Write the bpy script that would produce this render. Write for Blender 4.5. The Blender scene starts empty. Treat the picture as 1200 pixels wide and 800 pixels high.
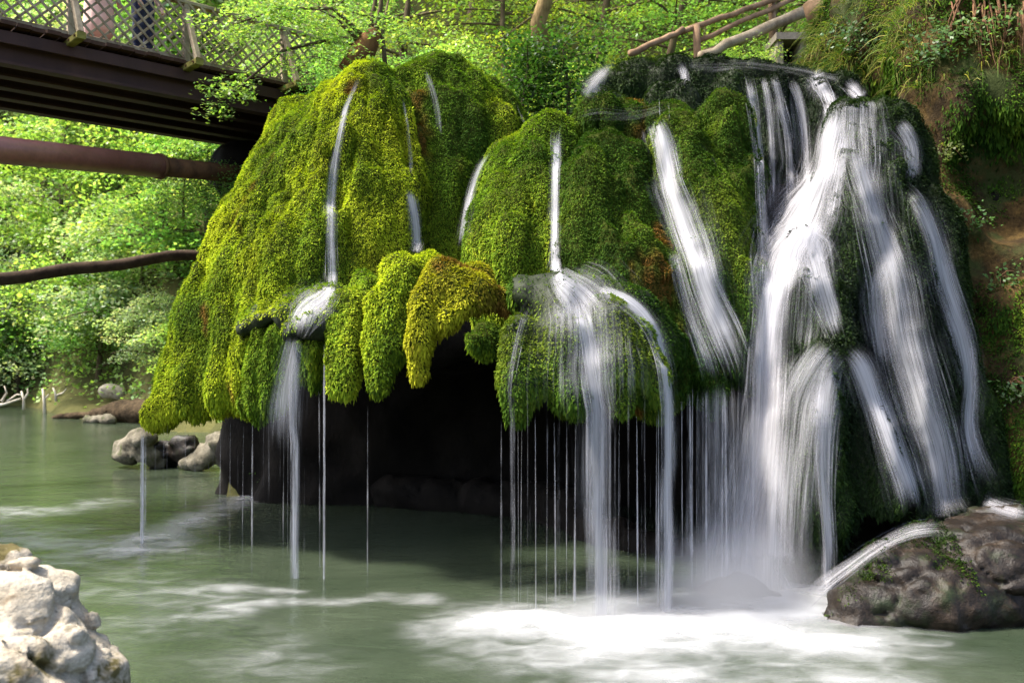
import bpy, math, random
import numpy as np
from mathutils import Vector
from mathutils.bvhtree import BVHTree

random.seed(7)
RNG = np.random.default_rng(11)
R = math.radians
scene = bpy.context.scene
COL = scene.collection

# ------------------------------------------------------------------ camera, sky, sun, exposure
HC, F = 2.5, 1040.0                      # camera height above the pool, focal length in photo pixels
cam_d = bpy.data.cameras.new('camera')
cam = bpy.data.objects.new('camera', cam_d)
COL.objects.link(cam)
cam.location = (0, 0, HC)
cam.rotation_euler = (R(90), 0, 0)
cam_d.sensor_width = 36.0
cam_d.lens = 36.0 * F / 1200.0
cam_d.clip_end = 500
cam_d.dof.use_dof = True
cam_d.dof.focus_distance = 10.2
cam_d.dof.aperture_fstop = 1.5
scene.camera = cam

SUN_DIR = Vector((0.52, 0.03, -0.85)).normalized()      # the way the sunlight travels
world = bpy.data.worlds.new('World')
scene.world = world
world.use_nodes = True
wn = world.node_tree
sky = wn.nodes.new('ShaderNodeTexSky')
sky.sky_type = 'NISHITA'
sky.sun_disc = False
sky.sun_elevation = math.asin(-SUN_DIR.z)
sky.sun_rotation = math.atan2(-SUN_DIR.x, -SUN_DIR.y)
bg = wn.nodes['Background']
bg.inputs['Strength'].default_value = 0.15
sky.dust_density = 4.0
sky.ozone_density = 0.3
sky.air_density = 0.8
wn.links.new(sky.outputs[0], bg.inputs['Color'])
sun_d = bpy.data.lights.new('sun', 'SUN')
sun_d.energy = 3.2
sun_d.angle = R(7)
sun_d.color = (1.0, 0.95, 0.86)
sun = bpy.data.objects.new('sun', sun_d)
COL.objects.link(sun)
sun.rotation_euler = SUN_DIR.to_track_quat('-Z', 'Y').to_euler()
sun.location = (-20, -8, 30)

scene.view_settings.view_transform = 'Standard'
scene.view_settings.look = 'None'
scene.view_settings.exposure = 1.7
scene.view_settings.gamma = 1.0
scene.view_settings.use_curve_mapping = False
scene.cycles.use_denoising = True
scene.cycles.max_bounces = 8
scene.cycles.diffuse_bounces = 3
scene.cycles.glossy_bounces = 3
scene.cycles.transmission_bounces = 4
scene.cycles.transparent_max_bounces = 160
scene.cycles.caustics_reflective = False
scene.cycles.caustics_refractive = False

# ------------------------------------------------------------------ helpers
def W(px, py, D):
    """a point D metres in front of the camera that the photograph shows at (px, py)"""
    return np.array([(px - 600.0) / F * D, D, HC - (py - 400.0) / F * D])

def link(o, parent=None):
    COL.objects.link(o)
    if parent is not None:
        o.parent = parent
    return o

def mesh_obj(name, verts, faces, mat, parent=None, smooth=True, attrs=None, uv=None):
    """faces: (n,3) or (n,4) integer array, or a list of tuples"""
    me = bpy.data.meshes.new(name)
    verts = np.asarray(verts, dtype=np.float32).reshape(-1, 3)
    if isinstance(faces, np.ndarray):
        k = faces.shape[1]
        nf = len(faces)
        me.vertices.add(len(verts))
        me.vertices.foreach_set('co', verts.ravel())
        me.loops.add(nf * k)
        me.loops.foreach_set('vertex_index', faces.astype(np.int32).ravel())
        me.polygons.add(nf)
        me.polygons.foreach_set('loop_start', np.arange(0, nf * k, k, dtype=np.int32))
        me.update(calc_edges=True)
    else:
        me.from_pydata([tuple(map(float, v)) for v in verts], [], faces)
    if smooth:
        me.polygons.foreach_set('use_smooth', np.ones(len(me.polygons), dtype=bool))
    if attrs:
        for an, (kind, data) in attrs.items():
            at = me.attributes.new(an, kind, 'POINT')
            if kind == 'FLOAT_COLOR':
                d = np.ones((len(verts), 4), dtype=np.float32)
                d[:, :3] = data
                at.data.foreach_set('color', d.ravel())
            else:
                at.data.foreach_set('value', np.asarray(data, dtype=np.float32).ravel())
    if uv is not None:
        at = me.attributes.new('flow', 'FLOAT_VECTOR', 'POINT')
        d = np.zeros((len(verts), 3), dtype=np.float32)
        d[:, :2] = uv
        at.data.foreach_set('vector', d.ravel())
    if mat is not None:
        me.materials.append(mat)
    o = bpy.data.objects.new(name, me)
    return link(o, parent)

def thing(name, label, cat, loc=(0, 0, 0), rot=(0, 0, 0), group=None):
    o = bpy.data.objects.new(name, None)
    link(o)
    o.location = loc
    o.rotation_euler = rot
    o['label'] = label
    o['category'] = cat
    if group:
        o['group'] = group
    return o

def tag(o, label, cat=None, group=None, kind=None):
    o['label'] = label
    if cat:
        o['category'] = cat
    if group:
        o['group'] = group
    if kind:
        o['kind'] = kind
    return o

BOXF = [(0, 3, 2, 1), (4, 5, 6, 7), (0, 1, 5, 4), (1, 2, 6, 5), (2, 3, 7, 6), (3, 0, 4, 7)]

def beam(name, p0, p1, w, h, mat, parent=None, up=(0, 0, 1), chamfer=0.12, jitter=0.0):
    """a sawn timber from p0 to p1 with chamfered edges (octagonal section)"""
    p0 = Vector(p0); p1 = Vector(p1)
    d = (p1 - p0).normalized()
    up = Vector(up)
    s = d.cross(up)
    if s.length < 1e-4:
        s = d.cross(Vector((1, 0, 0)))
    s.normalize()
    u = s.cross(d).normalized()
    c = chamfer * min(w, h)
    sec = [(-w/2 + c, -h/2), (w/2 - c, -h/2), (w/2, -h/2 + c), (w/2, h/2 - c), (w/2 - c, h/2), (-w/2 + c, h/2), (-w/2, h/2 - c), (-w/2, -h/2 + c)]
    vs, fs = [], []
    for p in (p0, p1):
        j = Vector((random.uniform(-1, 1), random.uniform(-1, 1), random.uniform(-1, 1))) * jitter
        for a, b in sec:
            vs.append(p + s * a + u * b + j)
    for i in range(8):
        k = (i + 1) % 8
        fs.append((i, k, 8 + k, 8 + i))
    fs.append(tuple(range(7, -1, -1)))
    fs.append(tuple(range(8, 16)))
    return mesh_obj(name, vs, fs, mat, parent, smooth=False)

def tube_mesh(pts, radii, seg=10, rough=0.0, rng=RNG, cap=True):
    """verts, faces of a tapered tube along a polyline"""
    pts = np.asarray(pts, float)
    n = len(pts)
    radii = np.broadcast_to(np.asarray(radii, float), (n,))
    tan = np.gradient(pts, axis=0)
    tan /= np.linalg.norm(tan, axis=1, keepdims=True) + 1e-9
    ref = np.array([0.13, 0.21, 0.97])
    if abs(tan[0] @ ref) > 0.9:
        ref = np.array([0.98, 0.15, 0.1])
    s = np.cross(tan, ref); s /= np.linalg.norm(s, axis=1, keepdims=True) + 1e-9
    u = np.cross(s, tan)
    ang = np.linspace(0, 2 * np.pi, seg, endpoint=False)
    rr = radii[:, None] * (1 + rough * rng.uniform(-1, 1, (n, seg)))
    V = pts[:, None, :] + rr[..., None] * (np.cos(ang)[None, :, None] * s[:, None, :] + np.sin(ang)[None, :, None] * u[:, None, :])
    V = V.reshape(-1, 3)
    fs = []
    for i in range(n - 1):
        for k in range(seg):
            k2 = (k + 1) % seg
            fs.append((i * seg + k, i * seg + k2, (i + 1) * seg + k2, (i + 1) * seg + k))
    if cap:
        fs.append(tuple(range(seg - 1, -1, -1)))
        fs.append(tuple((n - 1) * seg + k for k in range(seg)))
    return V, fs

def join_parts(parts):
    V, Fs, off = [], [], 0
    for v, f in parts:
        V.append(np.asarray(v, float))
        Fs += [tuple(i + off for i in q) for q in f]
        off += len(v)
    return np.concatenate(V), Fs

def tube_obj(name, pts, radii, mat, parent=None, seg=10, rough=0.0):
    v, f = tube_mesh(pts, radii, seg, rough)
    return mesh_obj(name, v, f, mat, parent)

# numpy value noise ------------------------------------------------
def _hash(x, y, z, seed):
    h = (x.astype(np.int64) * 73856093) ^ (y.astype(np.int64) * 19349663) ^ (z.astype(np.int64) * 83492791) ^ (seed * 2654435761)
    h &= 0xffffffff
    h = ((h ^ (h >> 15)) * 2246822519) & 0xffffffff
    h = ((h ^ (h >> 13)) * 3266489917) & 0xffffffff
    h ^= h >> 16
    return h.astype(np.float64) / 2147483648.0 - 1.0

def vnoise(P, seed=0):
    P = np.asarray(P, float)
    I = np.floor(P).astype(np.int64)
    f = P - I
    f = f * f * f * (f * (f * 6 - 15) + 10)
    x, y, z = I[:, 0], I[:, 1], I[:, 2]
    fx, fy, fz = f[:, 0], f[:, 1], f[:, 2]
    def L(a, b, t): return a + (b - a) * t
    c = [[[_hash(x + i, y + j, z + k, seed) for k in (0, 1)] for j in (0, 1)] for i in (0, 1)]
    return L(L(L(c[0][0][0], c[1][0][0], fx), L(c[0][1][0], c[1][1][0], fx), fy),
             L(L(c[0][0][1], c[1][0][1], fx), L(c[0][1][1], c[1][1][1], fx), fy), fz)

def fbm(P, seed=0, octaves=3, gain=0.5):
    P = np.asarray(P, float)
    t = 0.0; a = 1.0; s = 0.0
    for o in range(octaves):
        t = t + a * vnoise(P * (2.03 ** o) + 17.3 * o, seed + o * 13)
        s += a
        a *= gain
    return t / s

# signed distance sculpting -----------------------------------------
def smin(a, b, k):
    h = np.maximum(k - np.abs(a - b), 0.0) / k
    return np.minimum(a, b) - h * h * k * 0.25

class Sculpt:
    """lobes are chains of (px, py, depth, radius in photo px); dents are carved away"""
    def __init__(self):
        self.ch = []; self.cut = []; self.boxes = []
    def lobe(self, *pts, k=0.16, sy=1.0):
        self.ch.append(([np.append(W(p[0], p[1], p[2]), p[3] / F * p[2]) for p in pts], k, sy)); return self
    def raw(self, *pts, k=0.05):
        self.ch.append(([np.array(p, float) for p in pts], k, 1.0)); return self
    def dent(self, *pts, k=0.12):
        self.cut.append(([np.append(W(p[0], p[1], p[2]), p[3] / F * p[2]) for p in pts], k)); return self
    def box(self, lo, hi, r=0.3, k=0.3):
        self.boxes.append((np.array(lo, float), np.array(hi, float), r, k)); return self
    @staticmethod
    def _chain(P, pts, sy=1.0):
        d = None
        if len(pts) == 1:
            pts = [pts[0], pts[0] + np.array([0, 0, 1e-3, 0])]
        for a, b in zip(pts[:-1], pts[1:]):
            ab = (b[:3] - a[:3])
            ap = P - a[:3]
            h = np.clip((ap @ ab) / (ab @ ab), 0, 1)
            q = ap - h[:, None] * ab
            if sy != 1.0:
                q = q * np.array([1, 1 / sy, 1])
            dd = np.sqrt((q * q).sum(1)) - (a[3] + (b[3] - a[3]) * h)
            d = dd if d is None else smin(d, dd, 0.05)
        return d
    def field(self, P):
        d = np.full(len(P), 9.0)
        for lo, hi, r, k in self.boxes:
            c = (lo + hi) / 2; hs = (hi - lo) / 2 - r
            q = np.abs(P - c) - hs
            dd = np.sqrt((np.maximum(q, 0) ** 2).sum(1)) + np.minimum(q.max(1), 0) - r
            d = smin(d, dd, k)
        for pts, k, sy in self.ch:
            d = smin(d, self._chain(P, pts, sy), k)
        for pts, k in self.cut:
            d = -smin(-d, self._chain(P, pts), k)
        return d
    def bounds(self, pad):
        lo = np.full(3, 1e9); hi = -lo
        for pts, k, sy in self.ch:
            for p in pts:
                m = p[3] * np.array([1, max(1, sy), 1])
                lo = np.minimum(lo, p[:3] - m); hi = np.maximum(hi, p[:3] + m)
        for a, b, r, k in self.boxes:
            lo = np.minimum(lo, a); hi = np.maximum(hi, b)
        return lo - pad, hi + pad
    def mesh(self, res, noise, pad=0.25, zmin=None):
        lo, hi = self.bounds(pad)
        if zmin is not None:
            lo[2] = max(lo[2], zmin)
        n = np.ceil((hi - lo) / res).astype(int) + 1
        ax = [lo[i] + res * np.arange(n[i]) for i in range(3)]
        G = np.stack(np.meshgrid(*ax, indexing='ij'), -1).reshape(-1, 3)
        d = self.field(G)
        nb = np.abs(d) < 0.45
        d[nb] += noise(G[nb])
        vol = d.reshape(n)
        if zmin is not None:
            vol[:, :, 0] = np.maximum(vol[:, :, 0], 0.01)
        return surface_nets(vol, lo, res)

def surface_nets(v, lo, res):
    nx, ny, nz = v.shape
    neg = v < 0
    c = np.zeros((nx - 1, ny - 1, nz - 1), dtype=np.int8)
    for i in (0, 1):
        for j in (0, 1):
            for k in (0, 1):
                c += neg[i:nx - 1 + i, j:ny - 1 + j, k:nz - 1 + k]
    act = (c > 0) & (c < 8)
    idx = np.argwhere(act)
    I, J, K = idx.T
    acc = np.zeros((len(idx), 3)); cnt = np.zeros(len(idx))
    corners = [(i, j, k) for i in (0, 1) for j in (0, 1) for k in (0, 1)]
    for a in corners:
        for ax in range(3):
            if a[ax] == 1: continue
            b = list(a); b[ax] = 1
            va = v[I + a[0], J + a[1], K + a[2]]; vb = v[I + b[0], J + b[1], K + b[2]]
            m = (va < 0) != (vb < 0)
            t = np.where(m, va / np.where(m, va - vb, 1), 0)
            p = np.zeros((len(idx), 3)); p += np.array(a)
            p[:, ax] += t
            acc += p * m[:, None]; cnt += m
    V = (idx + acc / cnt[:, None]) * res + lo
    num = np.full(act.shape, -1, dtype=np.int64)
    num[I, J, K] = np.arange(len(idx))
    Q = []
    for ax in range(3):
        s0 = [slice(1, -1)] * 3; s1 = [slice(1, -1)] * 3
        s0[ax] = slice(0, -1); s1[ax] = slice(1, None)
        A = neg[tuple(s0)]; B = neg[tuple(s1)]
        ch = np.argwhere(A != B)
        if not len(ch): continue
        flip = A[tuple(ch.T)]
        o = np.array([1, 1, 1]); o[ax] = 0
        g = ch + o
        o1, o2 = [(1, 2), (2, 0), (0, 1)][ax]
        def cell(d1, d2):
            q = g.copy(); q[:, o1] -= d1; q[:, o2] -= d2
            return num[q[:, 0], q[:, 1], q[:, 2]]
        quad = np.stack([cell(1, 1), cell(0, 1), cell(0, 0), cell(1, 0)], 1)
        quad[~flip] = quad[~flip][:, ::-1]
        Q.append(quad)
    Q = np.concatenate(Q)
    Q = Q[(Q >= 0).all(1)]
    return V, Q

def main_piece(V, Q):
    """drop crumbs: keep the largest connected piece"""
    lab = np.arange(len(V))
    for _ in range(600):
        m = lab[Q].min(1)
        new = lab.copy()
        for k in range(4):
            np.minimum.at(new, Q[:, k], m)
        new = new[new]
        if (new == lab).all():
            break
        lab = new
    best = np.bincount(lab).argmax()
    keep = lab == best
    Q = Q[keep[Q[:, 0]]]
    mp = np.cumsum(keep) - 1
    return V[keep], mp[Q]

def tri_sample(V, Q, density, rng, keep=None):
    """random points on a quad mesh: positions, normals"""
    T = np.concatenate([Q[:, [0, 1, 2]], Q[:, [0, 2, 3]]])
    a, b, c = V[T[:, 0]], V[T[:, 1]], V[T[:, 2]]
    n = np.cross(b - a, c - a)
    ar = np.linalg.norm(n, axis=1) / 2
    n = n / (2 * ar[:, None] + 1e-12)
    VN = np.zeros_like(V)
    for k in range(3):
        np.add.at(VN, T[:, k], n * ar[:, None])
    VN /= np.linalg.norm(VN, axis=1, keepdims=True) + 1e-12
    w = ar * density
    if keep is not None:
        w = w * keep((a + b + c) / 3, n)
    m = rng.poisson(w)
    ti = np.repeat(np.arange(len(T)), m)
    r1 = np.sqrt(rng.random(len(ti))); r2 = rng.random(len(ti))
    P = (1 - r1)[:, None] * a[ti] + (r1 * (1 - r2))[:, None] * b[ti] + (r1 * r2)[:, None] * c[ti]
    N = (1 - r1)[:, None] * VN[T[ti, 0]] + (r1 * (1 - r2))[:, None] * VN[T[ti, 1]] + (r1 * r2)[:, None] * VN[T[ti, 2]]
    N /= np.linalg.norm(N, axis=1, keepdims=True) + 1e-12
    return P, N

def unit(v):
    return v / (np.linalg.norm(v, axis=-1, keepdims=True) + 1e-9)

def leaf_quads(P, D, S, L, Wd, cup=0.0):
    """rhombic blades from P along D with half width along S; returns verts, quads"""
    n = len(P)
    N = np.cross(S, D)
    mid = P + D * (L * 0.45)[:, None] + N * (cup * L)[:, None]
    V = np.stack([P, mid - S * (Wd * 0.5)[:, None], P + D * L[:, None], mid + S * (Wd * 0.5)[:, None]], 1).reshape(-1, 3)
    Q = np.arange(n * 4).reshape(-1, 4)
    return V, Q

# ------------------------------------------------------------------ materials
MATS = {}
def newmat(name):
    m = bpy.data.materials.new(name)
    m.use_nodes = True
    nt = m.node_tree
    for n in list(nt.nodes):
        if n.type != 'OUTPUT_MATERIAL':
            nt.nodes.remove(n)
    out = [n for n in nt.nodes if n.type == 'OUTPUT_MATERIAL'][0]
    MATS[name] = m
    return m, nt, out

def N_(nt, t, **kw):
    n = nt.nodes.new(t)
    for k, v in kw.items():
        if k in n.inputs.keys():
            n.inputs[k].default_value = v
        else:
            setattr(n, k, v)
    return n

def ramp(nt, src, stops):
    r = nt.nodes.new('ShaderNodeValToRGB')
    e = r.color_ramp.elements
    while len(e) < len(stops):
        e.new(0.5)
    for q, (p, c) in zip(e, stops):
        q.position = p
        q.color = (*c, 1) if len(c) == 3 else c
    nt.links.new(src, r.inputs[0])
    return r.outputs[0]

def mixc(nt, fac, a, b, mode='MIX'):
    m = nt.nodes.new('ShaderNodeMix')
    m.data_type = 'RGBA'
    m.blend_type = mode
    for s, v in ((m.inputs[0], fac), (m.inputs[6], a), (m.inputs[7], b)):
        if isinstance(v, (int, float)):
            s.default_value = v
        elif isinstance(v, tuple):
            s.default_value = (*v, 1)
        else:
            nt.links.new(v, s)
    return m.outputs[2]

def tex(nt, scale, detail=5, stretch=(1, 1, 1), rough=0.6, dist=0.0, coord='Object', kind='noise'):
    tc = nt.nodes.new('ShaderNodeTexCoord')
    mp = nt.nodes.new('ShaderNodeMapping')
    mp.inputs['Scale'].default_value = stretch
    nt.links.new(tc.outputs[coord], mp.inputs[0])
    if kind == 'voronoi':
        t = nt.nodes.new('ShaderNodeTexVoronoi')
        t.inputs['Scale'].default_value = scale
        nt.links.new(mp.outputs[0], t.inputs['Vector'])
        return t.outputs['Distance']
    t = nt.nodes.new('ShaderNodeTexNoise')
    t.inputs['Scale'].default_value = scale
    t.inputs['Detail'].default_value = detail
    t.inputs['Roughness'].default_value = rough
    t.inputs['Distortion'].default_value = dist
    nt.links.new(mp.outputs[0], t.inputs['Vector'])
    return t.outputs['Fac']

def bump(nt, h, strength, dist=0.03, prev=None):
    b = nt.nodes.new('ShaderNodeBump')
    b.inputs['Strength'].default_value = strength
    b.inputs['Distance'].default_value = dist
    nt.links.new(h, b.inputs['Height'])
    if prev is not None:
        nt.links.new(prev, b.inputs['Normal'])
    return b.outputs[0]

def surf_mat(name, stops, scale=4, stretch=(1, 1, 1), rough=0.8, bumps=((18, 0.5),), spec=0.3, fine=None, dist=0.0, over=None):
    """noise-coloured matt surface with relief; over=(stops mask scale, colour, lo, hi) adds a second patchy colour"""
    m, nt, out = newmat(name)
    p = N_(nt, 'ShaderNodeBsdfPrincipled', Roughness=rough)
    p.inputs['Specular IOR Level'].default_value = spec
    c = ramp(nt, tex(nt, scale, 6, stretch, 0.65, dist), stops)
    if fine:
        f = ramp(nt, tex(nt, fine[0], 4, stretch, 0.7), [(0.3, (fine[1],) * 3), (0.7, (fine[2],) * 3)])
        c = mixc(nt, 1.0, c, f, 'MULTIPLY')
    if over:
        k = ramp(nt, tex(nt, over[0], 5, (1, 1, 1), 0.7), [(over[2], (0, 0, 0)), (over[3], (1, 1, 1))])
        c = mixc(nt, k, c, over[1])
    nt.links.new(c, p.inputs['Base Color'])
    nb = None
    for s, st in bumps:
        nb = bump(nt, tex(nt, s, 5, stretch, 0.65), st, 0.25 / s, nb)
    if nb is not None:
        nt.links.new(nb, p.inputs['Normal'])
    nt.links.new(p.outputs[0], out.inputs[0])
    return m

def leaf_mat(name, trans=0.45, rough=0.5, spec=0.3, noise=(1.3, 0.75, 1.2)):
    """leaf or moss blades: colour from the mesh attribute, some light passes through"""
    m, nt, out = newmat(name)
    at = N_(nt, 'ShaderNodeAttribute', attribute_name='tint')
    f = ramp(nt, tex(nt, noise[0], 4, coord='Object'), [(0.3, (noise[1],) * 3), (0.7, (noise[2],) * 3)])
    c = mixc(nt, 1.0, at.outputs['Color'], f, 'MULTIPLY')
    p = N_(nt, 'ShaderNodeBsdfPrincipled', Roughness=rough)
    p.inputs['Specular IOR Level'].default_value = spec
    nt.links.new(c, p.inputs['Base Color'])
    t = N_(nt, 'ShaderNodeBsdfTranslucent')
    ct = mixc(nt, 1.0, c, (1.1, 1.15, 0.55), 'MULTIPLY')
    nt.links.new(ct, t.inputs[0])
    mx = N_(nt, 'ShaderNodeMixShader')
    mx.inputs[0].default_value = trans
    nt.links.new(p.outputs[0], mx.inputs[1])
    nt.links.new(t.outputs[0], mx.inputs[2])
    nt.links.new(mx.outputs[0], out.inputs[0])
    return m

leaf_mat('moss', 0.28, 0.85, 0.08, (2.2, 0.62, 1.35))
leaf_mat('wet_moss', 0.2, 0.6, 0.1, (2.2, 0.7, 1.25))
leaf_mat('leaf', 0.55, 0.42, 0.4)
leaf_mat('grass', 0.4, 0.6, 0.15)
surf_mat('moss_base', [(0.3, (0.02, 0.028, 0.004)), (0.7, (0.045, 0.055, 0.008))], 6, (1, 1, .5), 0.9, ((30, 0.8),), 0.05)
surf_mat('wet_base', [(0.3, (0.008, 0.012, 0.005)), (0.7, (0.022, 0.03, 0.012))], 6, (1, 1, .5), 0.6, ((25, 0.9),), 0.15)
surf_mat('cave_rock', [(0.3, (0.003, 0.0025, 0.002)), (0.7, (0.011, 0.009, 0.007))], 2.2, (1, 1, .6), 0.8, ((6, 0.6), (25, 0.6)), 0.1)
surf_mat('brown_under', [(0.3, (0.02, 0.010, 0.005)), (0.7, (0.07, 0.035, 0.015))], 5, (1, 1, .4), 0.8, ((20, 0.8),), 0.2)
surf_mat('bank_rock', [(0.25, (0.008, 0.005, 0.003)), (0.45, (0.030, 0.019, 0.007)), (0.6, (0.085, 0.053, 0.016)), (0.8, (0.03, 0.024, 0.010))], 1.7, (1, 1, .8), 0.9, ((4, 0.7), (16, 0.8), (50, .5)), 0.15, (22, 0.5, 1.3), 0.6,
         over=(1.1, (0.03, 0.04, 0.010), 0.5, 0.62))
surf_mat('limestone', [(0.28, (0.14, 0.10, 0.06)), (0.42, (0.36, 0.31, 0.23)), (0.7, (0.50, 0.45, 0.37))], 3.0, (1, 1, 1.6), 0.9, ((7, 0.7), (30, 0.8)), 0.1, (26, 0.6, 1.1), 0.5,
         over=(1.6, (0.09, 0.075, 0.03), 0.55, 0.62))
surf_mat('grey_stone', [(0.3, (0.05, 0.042, 0.028)), (0.5, (0.14, 0.125, 0.09)), (0.75, (0.28, 0.25, 0.19))], 3, (1, 1, 1), 0.85, ((9, 0.7), (34, 0.5)), 0.2, (20, 0.6, 1.15),
         over=(2.4, (0.05, 0.06, 0.02), 0.55, 0.65))
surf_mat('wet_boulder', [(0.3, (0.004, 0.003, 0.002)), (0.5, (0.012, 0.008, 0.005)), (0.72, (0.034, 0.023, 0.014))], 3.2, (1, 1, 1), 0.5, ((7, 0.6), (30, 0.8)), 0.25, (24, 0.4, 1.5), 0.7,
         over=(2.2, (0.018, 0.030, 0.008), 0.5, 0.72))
surf_mat('soil', [(0.3, (0.02, 0.014, 0.008)), (0.7, (0.085, 0.06, 0.034))], 2.5, (1, 1, 1), 0.95, ((3, 0.9), (12, .8)), 0.1, (9, .5, 1.3))
surf_mat('forest_floor', [(0.3, (0.03, 0.035, 0.012)), (0.6, (0.09, 0.085, 0.03)), (0.8, (0.05, 0.09, 0.02))], 0.6, (1, 1, 1), 0.95, ((3, 0.8),), 0.1)
surf_mat('old_timber', [(0.3, (0.16, 0.12, 0.075)), (0.6, (0.34, 0.28, 0.19)), (0.8, (0.45, 0.40, 0.30))], 5, (1, 1, 1), 0.85, ((40, 0.4),), 0.15, (60, 0.75, 1.1))
surf_mat('dark_timber', [(0.3, (0.035, 0.018, 0.012)), (0.6, (0.09, 0.045, 0.028)), (0.8, (0.14, 0.08, 0.05))], 2.2, (1, 1, 1), 0.8, ((30, 0.4),), 0.2, (25, 0.7, 1.15))
surf_mat('girder_paint', [(0.3, (0.028, 0.013, 0.011)), (0.65, (0.055, 0.026, 0.02)), (0.85, (0.09, 0.045, 0.03))], 1.6, (1, 1, .3), 0.7, ((30, 0.2),), 0.25)
surf_mat('mossy_timber', [(0.3, (0.10, 0.09, 0.025)), (0.6, (0.22, 0.20, 0.05)), (0.8, (0.28, 0.24, 0.12))], 5, (1, 1, 1), 0.9, ((30, 0.5),), 0.1)
surf_mat('pipe_paint', [(0.3, (0.17, 0.062, 0.045)), (0.6, (0.28, 0.115, 0.09)), (0.8, (0.38, 0.20, 0.16))], 1.3, (1, 1, 1), 0.42, ((60, 0.1),), 0.5, (12, 0.8, 1.1))
surf_mat('rusty_steel', [(0.3, (0.05, 0.025, 0.013)), (0.7, (0.15, 0.07, 0.03))], 4, (1, 1, 1), 0.8, ((30, 0.4),), 0.2)
surf_mat('concrete', [(0.3, (0.20, 0.17, 0.13)), (0.7, (0.38, 0.34, 0.27))], 3, (1, 1, 1), 0.9, ((20, 0.4),), 0.1, (14, 0.7, 1.1))
surf_mat('dark_log', [(0.3, (0.02, 0.012, 0.008)), (0.7, (0.075, 0.05, 0.032))], 5, (1, 1, 1), 0.9, ((22, 1.0),), 0.15)
surf_mat('bark', [(0.3, (0.045, 0.032, 0.02)), (0.6, (0.12, 0.09, 0.055)), (0.8, (0.19, 0.15, 0.09))], 4, (1, 1, .35), 0.9, ((16, 0.9),), 0.1)
surf_mat('red_bark', [(0.3, (0.08, 0.035, 0.015)), (0.6, (0.21, 0.105, 0.045)), (0.8, (0.32, 0.18, 0.08))], 7, (1, 1, .25), 0.9, ((24, 1.0),), 0.1)
surf_mat('tan_bark', [(0.3, (0.10, 0.065, 0.03)), (0.55, (0.24, 0.17, 0.08)), (0.8, (0.36, 0.27, 0.14))], 8, (1, 1, .35), 0.9, ((18, 1.0), (50, .6)), 0.1)
surf_mat('pale_branch', [(0.3, (0.42, 0.36, 0.28)), (0.7, (0.68, 0.62, 0.52))], 5, (1, 1, 1), 0.8, ((30, 0.4),), 0.1)
surf_mat('root_fibre', [(0.3, (0.06, 0.03, 0.016)), (0.7, (0.20, 0.11, 0.06))], 9, (1, 1, 1), 0.9, ((30, 0.3),), 0.1)
surf_mat('rail_wood', [(0.3, (0.14, 0.085, 0.045)), (0.6, (0.30, 0.19, 0.11)), (0.8, (0.40, 0.29, 0.19))], 4, (1, 1, 1), 0.8, ((24, 0.6),), 0.15)
surf_mat('pink_cloth', [(0.3, (0.62, 0.40, 0.36)), (0.7, (0.72, 0.52, 0.47))], 6, (1, 1, 1), 0.9, ((60, 0.3),), 0.1)
surf_mat('white_cloth', [(0.3, (0.70, 0.66, 0.64)), (0.7, (0.80, 0.77, 0.75))], 6, (1, 1, 1), 0.9, ((60, 0.3),), 0.1)
surf_mat('navy_cloth', [(0.42, (0.02, 0.024, 0.05)), (0.62, (0.05, 0.06, 0.11))], 12, (1, 1, 1), 0.9, ((60, 0.3),), 0.1)
surf_mat('skin', [(0.3, (0.50, 0.29, 0.21)), (0.7, (0.56, 0.34, 0.25))], 6, (1, 1, 1), 0.55, ((60, 0.1),), 0.3)
surf_mat('hair', [(0.3, (0.03, 0.02, 0.012)), (0.7, (0.07, 0.045, 0.025))], 20, (1, 1, .3), 0.6, ((60, 0.5),), 0.3)

def water_mat():
    m, nt, out = newmat('pool_water')
    p = N_(nt, 'ShaderNodeBsdfPrincipled', Roughness=0.12)
    c = ramp(nt, tex(nt, 0.5, 4, (1, 1, 1), 0.6, 0.8), [(0.3, (0.025, 0.036, 0.021)), (0.7, (0.045, 0.058, 0.037))])
    nt.links.new(c, p.inputs['Base Color'])
    p.inputs['IOR'].default_value = 1.33
    p.inputs['Specular IOR Level'].default_value = 0.6
    b1 = bump(nt, tex(nt, 1.6, 4, (1, 2.2, 1), 0.55, 0.6), 0.22, 0.12)
    b2 = bump(nt, tex(nt, 7, 3, (1, 2.0, 1), 0.55, 0.4), 0.25, 0.03, b1)
    nt.links.new(b2, p.inputs['Normal'])
    nt.links.new(p.outputs[0], out.inputs[0])
    return m
water_mat()

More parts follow.
